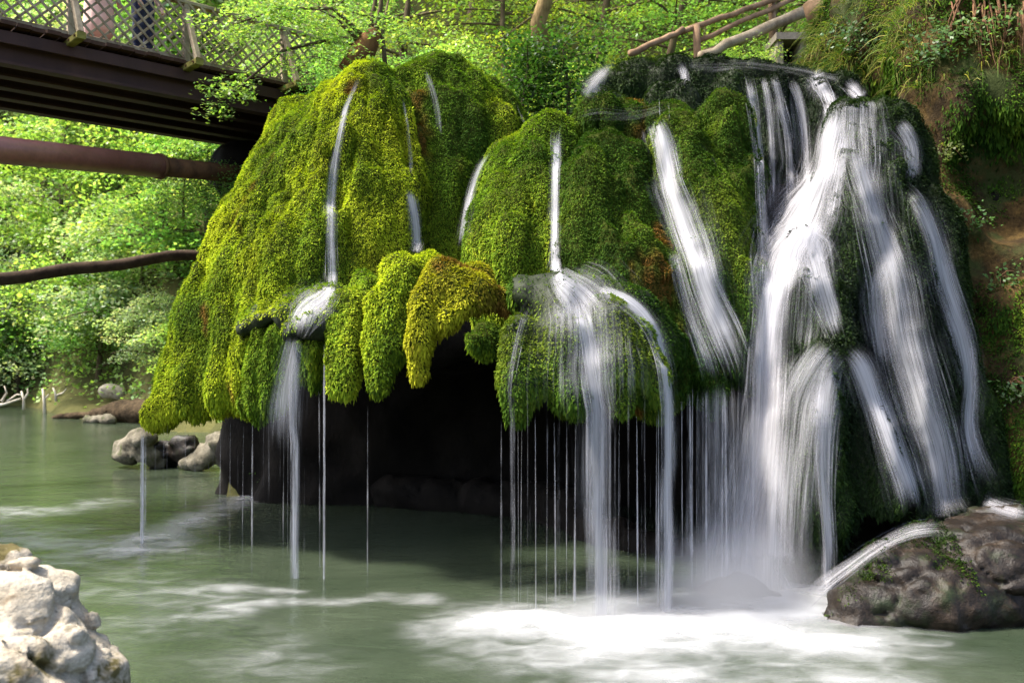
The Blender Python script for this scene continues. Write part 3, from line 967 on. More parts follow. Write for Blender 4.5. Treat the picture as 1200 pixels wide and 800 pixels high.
S = Sculpt(); S.lobe((146, 526, 17.8, 15), (168, 522, 17.6, 24), (185, 535, 17.6, 18), k=.2)
boulder('boulder', 'mossy cream boulder at the waterline under the tip of the left dome', S, 'grey_stone', .07, ridged(61, .22, 1.6, .12, 4))
S = Sculpt(); S.lobe((186, 536, 17.7, 16), (205, 530, 17.8, 18), (224, 524, 17.5, 14), k=.2)
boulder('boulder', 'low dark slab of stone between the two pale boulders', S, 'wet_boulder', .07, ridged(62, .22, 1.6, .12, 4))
S = Sculpt(); S.lobe((228, 538, 17.4, 16), (250, 528, 17.3, 22), (275, 536, 17.2, 18), (296, 545, 17.0, 12), k=.2)
boulder('boulder', 'pale humped boulder behind the water threads under the left dome', S, 'grey_stone', .07, ridged(63, .22, 1.6, .12, 4))
S = Sculpt(); S.lobe((345, 558, 15.2, 16), (365, 562, 15.2, 14), k=.2)
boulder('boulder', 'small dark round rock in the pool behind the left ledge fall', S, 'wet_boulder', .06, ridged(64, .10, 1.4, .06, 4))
S = Sculpt(); S.lobe((455, 575, 13.6, 24), (500, 580, 13.4, 24), (560, 585, 13.2, 30), (650, 600, 12.5, 36), (720, 640, 11.0, 30), (790, 650, 10.6, 28), k=.3)
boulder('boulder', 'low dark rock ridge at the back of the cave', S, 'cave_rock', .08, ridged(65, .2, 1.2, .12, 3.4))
S = Sculpt(); S.lobe((825, 712, 8.9, 24), (870, 700, 8.8, 30), (905, 712, 8.7, 24), k=.2)
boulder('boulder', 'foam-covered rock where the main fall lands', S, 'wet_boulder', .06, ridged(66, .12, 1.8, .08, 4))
S = Sculpt(); S.lobe((105, 492, 27.5, 9), (130, 491, 27, 8), k=.2)
boulder('boulder', 'flat grey stone at the edge of the far muddy bank', S, 'grey_stone', .09, ridged(67, .16, 1.2, .1, 3))
S = Sculpt(); S.lobe((124, 458, 31, 10), (140, 462, 31, 8), k=.2)
boulder('boulder', 'pale rock among the bushes on the far bank', S, 'limestone', .12, ridged(68, .16, 1.2, .1, 3))

# muddy spit of the far bank
S = Sculpt(); S.lobe((60, 489, 29.0, 5), (110, 484, 28.5, 9), (160, 482, 27.5, 14), (190, 480, 27, 18), k=.4)
S.lobe((170, 476, 30, 12), (210, 470, 29, 20), k=.4)
V, Q = S.mesh(0.14, rock_noise(9, .2, .8, .1, 2.5), zmin=-.5)
tag(mesh_obj('mud_bank', V, Q, M['soil']), 'brown muddy bank on the far side of the pool', kind='structure')
# dark abutment under the bridge end
S = Sculpt()
S.box((-5.4, 15.9, 4.9), (-3.0, 18.5, 6.1), .3)
S.lobe((262, 205, 16.6, 16), (290, 200, 16, 30), k=.3)
V, Q = S.mesh(0.1, rock_noise(19, .15, 1.4, .08, 4))
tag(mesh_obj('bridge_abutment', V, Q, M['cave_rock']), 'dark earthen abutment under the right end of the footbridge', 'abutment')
BVH = BVHTree.FromPolygons([tuple(v) for v in np.concatenate(BVH_V)], [tuple(q) for q in np.concatenate(BVH_F).tolist()])

# ------------------------------------------------------------------ falling water
CAMV = Vector((0, 0, HC))
def hit_depth(px, py):
    d = Vector(((px - 600) / F, 1.0, -(py - 400) / F))
    loc, nor, idx, dist = BVH.ray_cast(CAMV, d.normalized(), 40)
    return loc.y if loc is not None else None

def curve(pts, step=5.0):
    """Catmull-Rom through (px, py, width) points, resampled every few px"""
    p = np.array(pts, float)
    p = np.vstack([2 * p[0] - p[1], p, 2 * p[-1] - p[-2]])
    out = []
    for i in range(1, len(p) - 2):
        n = max(2, int(np.linalg.norm(p[i + 1, :2] - p[i, :2]) / step))
        for t in np.arange(n) / n:
            a, b, c, d = p[i - 1], p[i], p[i + 1], p[i + 2]
            out.append(0.5 * (2 * b + (c - a) * t + (2 * a - 5 * b + 4 * c - d) * t * t + (3 * b - a - 3 * c + d) * t ** 3))
    out.append(p[-2])
    return np.array(out)

def flow_path(ps, pool, off=0.04, start_depth=None):
    """photo polyline -> points lying on the rock, falling freely below overhangs"""
    ds, cur = [], start_depth
    raw = [hit_depth(q[0], q[1]) for q in ps]
    first = next((r for r in raw if r is not None), 10.0)
    for r in raw:
        if cur is None:
            cur = first
        if r is not None and r < cur:
            cur = r
        ds.append(cur)
    ds = np.array(ds)
    if len(ds) > 4:
        k = np.ones(5) / 5
        e = np.concatenate([[ds[0]] * 2, ds, [ds[-1]] * 2])
        ds = np.minimum(ds, np.convolve(e, k, 'valid'))
    ds = ds - off
    P = [W(q[0], q[1], d) for q, d in zip(ps, ds)]
    if pool:
        while P[-1][2] > 0 and len(P) < 400:
            P.append(P[-1] + np.array([0, 0, -0.06]))
        P = [p for p in P if p[2] > -0.03]
    return np.array(P)

class Water:
    def __init__(self):
        self.V = []; self.Q = []; self.U = []; self.A = []; self.n = 0
        self.sV = []; self.sQ = []; self.sU = []; self.sA = []; self.sn = 0
    def sheet(self, pts, pool=False, op=1.0, fade=(0.18, 0.22), off=0.04, edge=0.95, halo=True):
        if halo and op >= .7:
            self.sheet([(q[0], q[1], q[2] * 1.75) for q in pts], pool, op * .5, fade, off - .012, 1.0, False)
        c = curve(pts)
        w = max(c[:, 2])
        m = int(np.clip(w / 4, 4, 22))
        nrm = np.gradient(c[:, :2], axis=0)
        nrm = np.stack([-nrm[:, 1], nrm[:, 0]], 1)
        nrm /= np.linalg.norm(nrm, axis=1, keepdims=True) + 1e-9
        if abs(nrm[:, 0]).mean() > abs(nrm[:, 1]).mean() and nrm[:, 0].mean() < 0:
            nrm = -nrm
        cols = []
        for j in np.linspace(-0.5, 0.5, m):
            ps = c[:, :2] + nrm * (c[:, 2:3] * j)
            cols.append(flow_path(ps, False, off))
        G = np.stack(cols, 1)                      # along, across, 3
        # even out depth across the sheet so that it hangs as one veil
        Y = G[:, :, 1]
        Ys = Y.copy()
        for _ in range(7):
            e = np.pad(Ys, ((0, 0), (1, 1)), 'edge')
            Ys = np.minimum(Ys, (e[:, :-2] + Ys + e[:, 2:]) / 3)
        G = G * (Ys / Y)[:, :, None] + np.array([0, 0, HC]) * (1 - (Ys / Y)[:, :, None])
        if pool:
            last = G[-1].copy()
            ext = []
            while last[:, 2].max() > 0 and len(ext) < 200:
                last = last + np.array([0, 0, -0.08]); ext.append(last.copy())
            if ext:
                G = np.concatenate([G, np.array(ext)])
        na, m = G.shape[:2]
        s = np.concatenate([[0], np.cumsum(np.linalg.norm(np.diff(G[:, m // 2], axis=0), axis=1))])
        lat = np.linspace(-0.5, 0.5, m)
        wm = np.linalg.norm(G[:, -1] - G[:, 0], axis=1)
        U = np.stack([lat[None, :] * np.maximum(wm[:, None], .05) + 0.0, np.repeat(s[:, None], m, 1)], -1)
        U = U + RNG.uniform(0, 40, 2)
        wv = .22 * vnoise(np.stack([s * 2.2, s * 0 + RNG.uniform(0, 99), s * 0], 1), 7)
        A = smooth(0, max(edge, .01), np.clip(1 - np.abs(lat[None, :] * 2 - wv[:, None]), 0, 1)) * np.clip((1 - np.abs(lat)[None, :] * 2) * 6, 0, 1)
        t = s / s[-1]
        la = smooth(0, max(fade[0], 1e-3), t) * (1 if pool else smooth(0, max(fade[1], 1e-3), 1 - t))
        A = A * la[:, None] * op
        ii = np.arange(na * m).reshape(na, m) + self.n
        q = np.stack([ii[:-1, :-1], ii[:-1, 1:], ii[1:, 1:], ii[1:, :-1]], -1).reshape(-1, 4)
        self.V.append(G.reshape(-1, 3)); self.Q.append(q); self.U.append(U.reshape(-1, 2)); self.A.append(A.ravel())
        self.n += na * m
        return self
    def strands(self, pts, n, pool=False, op=0.8, wpx=(.6, 2.2), spread=1.0, off=0.05, start=0.25, end=0.1, wander=1.0):
        c = curve(pts, 8); n = max(2, int(n * .8)); op = op * .7
        nrm = np.gradient(c[:, :2], axis=0)
        nrm = np.stack([-nrm[:, 1], nrm[:, 0]], 1)
        nrm /= np.linalg.norm(nrm, axis=1, keepdims=True) + 1e-9
        for k in range(n):
            j = RNG.uniform(-0.5, 0.5) * spread
            i0 = int(RNG.uniform(0, start) * len(c)); i1 = len(c) if pool else len(c) - int(RNG.uniform(0, end) * len(c))
            if i1 - i0 < 3: continue
            ph = RNG.uniform(0, 6.3)
            wob = wander * np.sin(np.linspace(0, RNG.uniform(2, 7), len(c)) + ph)
            ps = (c[:, :2] + nrm * (c[:, 2:3] * j + wob[:, None]))[i0:i1]
            P = flow_path(ps, pool, off + RNG.uniform(0, .02))
            if len(P) > 2:
                self._strand(P, RNG.uniform(*wpx) / F * P[:, 1].mean(), op * RNG.uniform(0.25, .95), pool)
        return self
    def drop(self, px, py, wpx=2.0, op=0.7, depth=None, lean=0.0, taper=True):
        """one thin thread falling from a moss hem straight into the pool"""
        d = depth if depth is not None else hit_depth(px, py)
        if d is None: return self
        p = W(px, py, d - 0.03)
        P = [p]
        h = p[2]
        n = max(4, int(h / 0.12))
        for i in range(1, n + 1):
            t = i / n
            P.append(p + np.array([lean * math.sqrt(t), -0.02 * math.sqrt(t), -h * t - 0.02 * t]))
        self._strand(np.array(P), wpx * .75 / F * d, op * 1.15, True)
        return self
    def _strand(self, P, w, op, pool):
        n = len(P)
        T = unit(np.gradient(P, axis=0))
        view = unit(np.array([0, 0, HC]) - P)
        S = unit(np.cross(T, np.array([0.05, -1.0, 0.15])))
        Nn = np.cross(S, T)
        t = np.linspace(0, 1, n)
        wid = w * (0.75 + 0.5 * t) * (0.85 + 0.3 * vnoise(np.stack([t * 6, t * 0 + RNG.uniform(0, 99), t * 0], 1), 3))
        V = np.stack([P - S * wid[:, None] * .9, P + Nn * wid[:, None] * .3, P + S * wid[:, None] * .9, P - Nn * wid[:, None] * .3], 1)
        al = smooth(0, .08, t) * (1 if pool else smooth(0, .15, 1 - t)) * op
        A = np.stack([0 * al, al, 0 * al, al], 1)
        s = np.concatenate([[0], np.cumsum(np.linalg.norm(np.diff(P, axis=0), axis=1))])
        U = np.stack([np.zeros((n, 4)) + RNG.uniform(0, 50), np.repeat(s[:, None], 4, 1) + RNG.uniform(0, 50)], -1)
        ii = np.arange(n * 4).reshape(n, 4) + self.sn
        q = np.concatenate([np.stack([ii[:-1, k], ii[:-1, (k + 1) % 4], ii[1:, (k + 1) % 4], ii[1:, k]], -1) for k in range(4)])
        self.sV.append(V.reshape(-1, 3)); self.sQ.append(q); self.sU.append(U.reshape(-1, 2)); self.sA.append(A.ravel())
        self.sn += n * 4
    def build(self, name, label, group=None, cat='waterfall'):
        root = None
        if self.n and self.sn:
            root = thing(name, label, cat, group=group)
        if self.n:
            o = mesh_obj('water_veil' if root else name, np.concatenate(self.V), np.concatenate(self.Q), M['veil_water'], root, attrs={'veil': ('FLOAT', np.concatenate(self.A))}, uv=np.concatenate(self.U))
        if self.sn:
            o = mesh_obj('water_strands' if root else name, np.concatenate(self.sV), np.concatenate(self.sQ), M['strand_water'], root, attrs={'veil': ('FLOAT', np.concatenate(self.sA))}, uv=np.concatenate(self.sU))
            if root is not None:
                o['kind'] = 'stuff'
        if root is None:
            tag(o, label, cat, group)
            return o
        return root

FALLS = 'white falls over the mossy lobes'
# left dome
p = [(424, 86, 10), (414, 106, 8), (405, 128, 8), (397, 165, 9), (391, 200, 13), (388, 240, 15), (387, 290, 15), (388, 338, 18)]
Water().sheet(p, op=.9).strands(p, 9, op=.8).build('waterfall', 'thin white fall in the groove of the largest moss dome', FALLS)
p = [(389, 332, 22), (378, 348, 40), (362, 360, 48), (352, 378, 40), (347, 396, 26)]
q = [(346, 392, 26), (340, 420, 34), (333, 455, 42), (330, 490, 46), (328, 540, 46)]
r = [(349, 390, 14), (345, 430, 14), (344, 490, 13), (346, 520, 12)]
Water().sheet(p, op=.8).strands(p, 10, op=.6).sheet(q, op=.75, fade=(.1, .5)).strands(q, 14, op=.55, end=.5).sheet(r, pool=True, op=.95).strands(r, 10, pool=True, op=.9, wpx=(1., 2.5)).build('waterfall', 'curved white fall pouring off the small grey rock shelf', FALLS)
p = [(470, 108, 5), (476, 140, 6), (481, 180, 7), (482, 215, 8)]
q = [(480, 220, 14), (485, 245, 16), (488, 270, 15), (488, 298, 14)]
Water().sheet(p, op=.55).build('waterfall', 'dark thread of water above the short white fall in the left cleft', FALLS)
Water().sheet(q, op=1.1).strands(q, 8, op=.8).build('waterfall', 'short white fall in the cleft between the two left domes', FALLS)
p = [(497, 78, 5), (506, 105, 6), (512, 130, 6), (516, 165, 5)]
Water().sheet([(a_, b_, c_ * 1.6) for a_, b_, c_ in p], op=.6).build('waterfall', 'faint trickle down the top of the rear moss dome', FALLS)
p = [(578, 176, 8), (563, 196, 9), (552, 228, 11), (546, 262, 15), (541, 296, 20)]
Water().sheet(p, op=.8).strands(p, 9, op=.7).build('waterfall', 'slender fall curving down the left edge of the central moss fan', FALLS)
p = [(594, 104, 6), (606, 128, 8), (614, 150, 8)]
Water().strands(p, 5, op=.35).build('waterfall', 'faint trickle at the right edge of the rear moss dome', FALLS)
# centre
p = [(722, 70, 10), (706, 86, 20), (692, 104, 24), (684, 122, 20)]
Water().sheet(p, op=.7).sheet(p, op=.5, off=.06).build('waterfall', 'little cascade running in at the top centre below the leafy bush', FALLS)
p = [(786, 122, 22), (742, 134, 26), (700, 134, 26), (668, 142, 20)]
q = [(658, 143, 12), (653, 160, 14), (651, 220, 12), (650, 285, 12), (652, 325, 16)]
Water().sheet(p, op=.2).sheet(q, op=1.0, edge=.6).strands(q, 12, op=.9).build('waterfall', 'narrow straight vertical fall in the centre of the mossy face', FALLS)
p = [(764, 136, 30), (774, 165, 34), (785, 215, 36), (800, 258, 44), (815, 300, 44), (826, 340, 42), (846, 385, 48), (862, 425, 46), (870, 455, 42)]
q = [(786, 285, 18), (797, 330, 26), (812, 380, 34), (828, 425, 36), (836, 455, 36)]
Water().sheet(p, op=1.0, off=.08).strands(p, 34, op=.8).sheet(q, op=.6).strands(q, 14, op=.6).build('waterfall', 'wide white fall slanting down right of the centre', FALLS)
# fanned fall over the front ledge
w = Water()
w.sheet([(651, 316, 18), (662, 330, 50), (680, 346, 95), (692, 366, 130), (698, 392, 150)], op=.85, fade=(.04, .5))
w.sheet([(688, 350, 160), (690, 400, 186), (690, 450, 190), (692, 492, 184)], op=.42, fade=(.15, .3))
f = [(668, 335, 40), (682, 372, 34), (692, 420, 40), (702, 480, 42)]
w.sheet(f, pool=True, op=.82).strands(f, 16, pool=True, op=.7)
f = [(690, 338, 26), (734, 354, 24), (762, 384, 22), (777, 425, 20), (783, 475, 18)]
w.sheet(f, pool=True, op=1.1).strands(f, 9, pool=True, op=.6)
f = [(640, 338, 26), (616, 366, 20), (604, 410, 14), (598, 455, 12), (600, 490, 10)]
w.sheet(f, pool=True, op=.32).strands(f, 6, pool=True, op=.7)
for x0, x1 in ((662, 650), (708, 736), (640, 664), (630, 622), (648, 640), (720, 752), (715, 724), (655, 676), (735, 766)):
    w.strands([(x0, 352, 10), ((x0 + x1) / 2, 390, 10), (x1, 440, 9), (x1 + 1, 485, 8)], 3, pool=True, op=.4, start=.3)
w.build('waterfall', 'broad fanned fall spreading over the round front ledge', FALLS)
# upper right falls over the highest rim
w = Water()
w.sheet([(800, 78, 22), (860, 76, 22), (920, 82, 22), (985, 96, 20)], op=.26, fade=(.05, .05))
for pts, n in (([(874, 80, 16), (882, 120, 15), (889, 180, 14), (895, 270, 16), (899, 330, 16)], 9), ([(892, 84, 10), (900, 120, 10), (905, 180, 9), (906, 260, 9)], 5),
               ([(906, 82, 14), (914, 120, 12), (924, 165, 10), (928, 240, 10)], 6), ([(925, 84, 18), (938, 120, 14), (944, 170, 12), (946, 225, 12)], 8),
               ([(950, 84, 30), (966, 104, 26), (974, 130, 22), (972, 165, 22)], 12), ([(985, 92, 22), (1000, 104, 22), (1012, 118, 20)], 6)):
    w.sheet(pts, op=.8).strands(pts, n, op=.75)
w.sheet([(915, 90, 84), (920, 150, 80), (925, 230, 70), (925, 280, 60)], op=.35)
w.build('waterfall', 'curtain of slim falls dropping from the highest rim, upper right', FALLS)
w = Water()
for pts, n in (([(800, 68, 10), (803, 85, 10), (800, 102, 8)], 4), ([(776, 112, 12), (778, 128, 12), (780, 142, 10)], 4), ([(820, 165, 12), (834, 180, 10), (842, 200, 8)], 5)):
    w.strands(pts, n, op=.7)
w.sheet([(795, 70, 14), (802, 88, 12), (802, 104, 8)], op=.8)
w.build('waterfall', 'small drips between the mossy knobs left of the upper rim', FALLS)
# main fall and the two bulges
w = Water()
p = [(984, 124, 36), (972, 165, 44), (962, 210, 56), (938, 262, 92), (916, 300, 80), (905, 350, 46), (899, 420, 44), (897, 480, 54), (893, 540, 68), (888, 600, 84), (884, 660, 104)]
w.sheet(p, op=.95, fade=(.06, .02), off=.14).strands(p, 60, op=.7, end=.03)
p = [(940, 262, 70), (952, 300, 60), (964, 345, 40), (976, 385, 26), (984, 405, 20)]
w.sheet(p, op=.9).strands(p, 20, op=.6)
w.sheet([(938, 285, 90), (942, 330, 92), (940, 380, 90), (935, 420, 80)], op=.36)
w.sheet([(908, 300, 50), (903, 380, 50), (899, 460, 62), (894, 540, 80), (888, 620, 100)], pool=True, op=.95, fade=(.15, .02), off=.1)
w.sheet([(903, 440, 40), (888, 520, 70), (868, 600, 90), (858, 660, 110)], op=.7, fade=(.3, .05)).strands([(903, 440, 40), (888, 520, 70), (868, 600, 90), (858, 660, 110)], 30, op=.45)
w.build('waterfall', 'main thick white fall plunging from the upper right to the pool', FALLS)
w = Water()
p = [(986, 404, 40), (965, 430, 80), (945, 470, 104), (938, 520, 104), (932, 580, 96), (930, 640, 80), (930, 690, 60)]
w.sheet(p, op=.62, fade=(.1, .4)).strands(p, 30, op=.4, end=.5)
p = [(978, 412, 40), (968, 460, 50), (964, 520, 40), (966, 580, 28), (970, 640, 22), (970, 672, 20), (966, 700, 20)]
w.sheet(p, op=.85).strands(p, 22, op=.6)
p = [(990, 404, 26), (1010, 428, 28), (1026, 470, 28), (1043, 520, 30), (1060, 565, 32), (1072, 606, 34)]
w.sheet([(x, y, wd * 1.4) for x, y, wd in p], op=1.0, off=.06).strands(p, 24, op=.7)
w.build('waterfall', 'white veil parting over the lower round bulge of the right cascade', FALLS)
w = Water()
w.sheet([(1030, 150, 110), (1040, 260, 130), (1060, 380, 150), (1085, 500, 150), (1100, 590, 130)], op=.2, off=.06, fade=(.1, .1))
w.sheet([(1012, 116, 84), (1012, 140, 104), (1014, 180, 110), (1016, 230, 100)], op=.5, fade=(.1, .7))
p = [(1000, 140, 44), (1004, 180, 42), (1018, 230, 46), (1034, 280, 58), (1048, 330, 66), (1060, 400, 76), (1080, 470, 80), (1098, 530, 72), (1108, 588, 56), (1112, 616, 50)]
w.sheet(p, op=.72, off=.09).strands(p, 46, op=.65)
p = [(990, 140, 20), (985, 190, 22), (978, 240, 24), (965, 280, 30)]
w.sheet(p, op=.7).strands(p, 10, op=.5)
p = [(1022, 140, 18), (1026, 190, 16), (1020, 240, 14), (1030, 300, 12)]
w.strands(p, 8, op=.6)
p = [(1042, 300, 18), (1030, 340, 40), (1034, 390, 30), (1042, 440, 16)]
w.sheet(p, op=.7).strands(p, 10, op=.5)
w.build('waterfall', 'long feathered fall down the middle of the right cascade', FALLS)
w = Water()
p = [(1050, 140, 24), (1066, 165, 28), (1070, 190, 26), (1066, 212, 22)]
w.sheet(p, op=.8).strands(p, 10, op=.6)
p = [(1052, 214, 24), (1074, 232, 24), (1094, 275, 22), (1110, 335, 26), (1130, 395, 26), (1138, 445, 20), (1136, 500, 18), (1150, 550, 30), (1166, 584, 44)]
w.sheet([(x, y, wd * 1.4) for x, y, wd in p], op=.9, off=.06).strands(p, 26, op=.7)
p = [(1066, 205, 14), (1060, 240, 12), (1070, 300, 10)]
w.strands(p, 4, op=.4)
w.build('waterfall', 'rightmost narrow fall beside the earth bank', FALLS)
w = Water()
p = [(1115, 618, 30), (1070, 622, 26), (1030, 640, 24), (996, 664, 28), (962, 690, 36), (935, 715, 40)]
w.sheet(p, op=.62).strands(p, 26, op=.6)
w.build('stream', 'white run-off sliding across the big wet boulder', cat='stream')
p = [(1150, 585, 20), (1178, 596, 26), (1215, 604, 26)]
Water().sheet(p, op=.7).strands(p, 8, op=.5).build('stream', 'thin white run-off at the right edge above the big boulder', cat='stream')
# skirt where the main fall breaks over the sunken rock
w = Water()
for k in range(15):
    x = RNG.uniform(800, 915); x2 = 855 + (x - 855) * RNG.uniform(1.15, 1.45); y0 = RNG.uniform(635, 690)
    wd = RNG.uniform(14, 44)
    pts = [(x, y0, wd * .7), ((x + x2) / 2, y0 + 24, wd), (x2, y0 + 52, wd * 1.1), (x2 + (x2 - x) * .25, min(752, y0 + 88), wd)]
    w.sheet(pts, op=RNG.uniform(.4, .85), fade=(.35, .35), off=RNG.uniform(.04, .12)).strands(pts, 2, op=.4)
w.build('waterfall', 'white skirt of water breaking over the rock at the foot of the main fall', FALLS)

w = Water()
w.sheet([(800, 200, 60), (825, 300, 80), (845, 400, 80), (850, 455, 80)], op=.24, off=.05)
w.sheet([(845, 440, 90), (845, 480, 92), (846, 520, 94)], pool=True, op=.55, fade=(.15, .1)).strands([(850, 445, 80), (850, 520, 84)], 22, pool=True, op=.45)
w.build('waterfall', 'thin rain curtain falling from the pointed moss hem beside the main fall', FALLS)
# thin threads dropping from the moss hems: every one its own thing
def threads(label, group, items):
    for px, py, wd, op, dep in items:
        w = Water().drop(px, py, wd, op, dep, RNG.uniform(-.02, .02))
        if w.sn:
            w.build('water_thread', label, group, 'water thread')
G1 = 'water threads under the left dome'
Water().drop(168, 503, 4.5, .8, 11.05).drop(166, 503, 3.0, .6, 11.06).drop(171, 503, 3.0, .5, 11.04).build('water_thread', 'single bright water thread falling from the low tip of the left dome', G1, 'water thread')
threads('hair-thin water thread under the hem of the left dome', G1, [(x + RNG.uniform(-3, 3), y, RNG.uniform(.5, 1.5), RNG.uniform(.15, .45), 11.0 - (x - 180) * .004) for x, y in [(182, 498), (190, 495), (199, 492), (208, 492), (216, 492), (226, 490), (236, 488), (243, 488), (252, 488), (262, 488), (270, 490), (279, 490), (288, 492)]])
G2 = 'water threads beside the shelf fall'
threads('thin water thread falling near the small shelf fall', G2, [(x + RNG.uniform(-5, 5), y, RNG.uniform(.6, 1.9), RNG.uniform(.15, .5), 10.2 - RNG.uniform(0, .7)) for x, y in [(300, 488), (309, 490), (313, 488), (319, 486), (326, 486), (331, 486), (335, 482), (337, 480), (341, 480), (362, 468), (370, 455)]])
Water().drop(380, 400, 3.2, .8, 9.4).drop(381, 400, 2.0, .6, 9.4).build('water_thread', 'long lone water thread right of the shelf fall', None, 'water thread')
Water().drop(431, 470, 1.6, .4, 9.1).build('water_thread', 'faint single thread in front of the black hollow', None, 'water thread')
G3 = 'water threads under the front ledge'
threads('thin water thread hanging below the round front ledge', G3, [(x + RNG.uniform(-5, 5), y, RNG.uniform(.5, 1.4) if RNG.random() < .7 else RNG.uniform(2, 3.6), RNG.uniform(.2, .75), 8.2 + RNG.uniform(-.15, .5)) for x, y in [(592, 482), (606, 488), (616, 486), (627, 484), (640, 488), (648, 488), (655, 488), (668, 488), (676, 488), (718, 488), (726, 488), (734, 486), (742, 486), (750, 484), (758, 482), (768, 480), (776, 478)]])
G4 = 'water threads under the right moss hem'
threads('slim water thread below the dark hem left of the main fall', G4, [(x + RNG.uniform(-2, 2), 458 + RNG.uniform(-6, 6), RNG.uniform(.9, 1.8) if RNG.random() < .65 else RNG.uniform(2.5, 6), RNG.uniform(.2, .75), 9.5 - RNG.uniform(0, .5)) for x in np.sort(RNG.uniform(790, 886, 24))])

# ------------------------------------------------------------------ foam on the pool
def foam():
    x = np.arange(-8.5, 5.2, 0.07); y = np.arange(5.2, 17.5, 0.07)
    X, Y = np.meshgrid(x, y, indexing='ij')
    p = np.stack([X.ravel(), Y.ravel(), 0 * X.ravel()], 1)
    A = np.zeros(len(p))
    def gp(px, py):
        D = HC * F / (py - 400.0)
        return np.array([(px - 600) / F * D, D])
    def streak(pts, rad, amp, squash=1.0):
        nonlocal A
        q = [gp(*t) for t in pts]
        d = np.full(len(p), 9.0)
        for a, b in zip(q[:-1], q[1:]):
            ab = b - a; ap = p[:, :2] - a
            h = np.clip((ap @ ab) / (ab @ ab + 1e-9), 0, 1)
            d = np.minimum(d, np.linalg.norm(ap - h[:, None] * ab, axis=1))
        A = 1 - (1 - A) * (1 - np.clip(amp * .8 * np.exp(-(d / (rad * 1.75)) ** 2), 0, 1))
    streak([(800, 735), (870, 742), (930, 730)], 0.55, 1.1)
    streak([(700, 770), (780, 790), (900, 830)], 0.45, 0.38)
    streak([(560, 735), (620, 745)], 0.3, 0.55)
    streak([(690, 738), (800, 755), (920, 760)], 0.5, 0.75)
    streak([(600, 742), (700, 745), (820, 780), (900, 790)], 0.26, 0.5)
    streak([(590, 735), (640, 738), (700, 728), (720, 726)], 0.20, 0.75)
    streak([(760, 790), (860, 800)], 0.35, 0.4)
    streak([(960, 690), (930, 720)], 0.25, 0.9)
    streak([(270, 712), (340, 704), (410, 706), (445, 700)], 0.08, 0.55)
    streak([(240, 690), (290, 690), (345, 696)], 0.07, 0.42)
    streak([(478, 704), (500, 702)], 0.10, 0.7)
    streak([(420, 571), (350, 572), (300, 582), (250, 598), (205, 622), (168, 640)], 0.22, 0.72)
    streak([(168, 640), (120, 645), (40, 632)], 0.22, 0.38)
    streak([(168, 638), (170, 637)], 0.25, 0.95)
    streak([(0, 600), (60, 602), (110, 592)], 0.30, 0.42)
    streak([(100, 690), (200, 700), (150, 740)], 0.4, 0.2)
    streak([(200, 660), (260, 740), (330, 790)], 0.35, 0.17)
    streak([(30, 625), (80, 660)], 0.5, 0.3)
    streak([(345, 575), (380, 572)], 0.25, 0.8)
    n = fbm(p * np.array([1.1, 2.2, 1]), 91, 4)
    A = A * np.clip(0.8 + 0.8 * n, 0.15, 1.2)
    A = A * smooth(.01, .12, A)
    A[A < 0.006] = 0
    z = 0.012 + 0.07 * np.clip(A, 0, 1.2) ** 2 * (0.6 + 0.4 * fbm(p * 3.0, 95, 2))
    nx, ny = X.shape
    ii = np.arange(nx * ny).reshape(nx, ny)
    q = np.stack([ii[:-1, :-1], ii[1:, :-1], ii[1:, 1:], ii[:-1, 1:]], -1).reshape(-1, 4)
    q = q[(A[q] > 0).any(1)]
    used = np.unique(q); mp = np.zeros(nx * ny, int); mp[used] = np.arange(len(used))
    V = np.stack([p[:, 0], p[:, 1], z], 1)[used]
    o = mesh_obj('foam', V, mp[q], M['foam'], attrs={'veil': ('FLOAT', np.clip(A[used], 0, 1))})
    tag(o, 'white foam and drifting froth where the falls hit the pool', kind='stuff')
foam()
def mist():
    m, nt, out = newmat('mist')
    v = N_(nt, 'ShaderNodeVolumePrincipled')
    v.inputs['Color'].default_value = (.95, .96, 1, 1)
    tc = N_(nt, 'ShaderNodeTexCoord')
    ln = N_(nt, 'ShaderNodeVectorMath', operation='LENGTH')
    nt.links.new(tc.outputs['Object'], ln.inputs[0])
    mr = N_(nt, 'ShaderNodeMapRange', interpolation_type='SMOOTHERSTEP')
    mr.inputs['From Min'].default_value = 0.0; mr.inputs['From Max'].default_value = 1.0
    mr.inputs['To Min'].default_value = 1.7; mr.inputs['To Max'].default_value = 0.0
    nt.links.new(ln.outputs['Value'], mr.inputs['Value'])
    nt.links.new(mr.outputs[0], v.inputs['Density'])
    nt.links.new(v.outputs[0], out.inputs['Volume'])
    u = np.linspace(0, 2 * np.pi, 24, endpoint=False); w = np.linspace(0, np.pi, 13)
    V = np.array([(math.sin(b_) * math.cos(a_), math.sin(b_) * math.sin(a_), math.cos(b_)) for b_ in w for a_ in u])
    Q = np.array([(i * 24 + k, (i + 1) * 24 + k, (i + 1) * 24 + (k + 1) % 24, i * 24 + (k + 1) % 24) for i in range(12) for k in range(24)])
    for c, r, lb in ((W(862, 705, 8.25), (1.05, .75, .95), 'pale spray hanging over the foot of the main fall'), (W(720, 735, 7.95), (.9, .5, .42), 'low spray where the fanned fall hits the pool')):
        o = mesh_obj('mist', V, Q, m)
        o.location = c; o.scale = r
        tag(o, lb, kind='stuff')
mist()

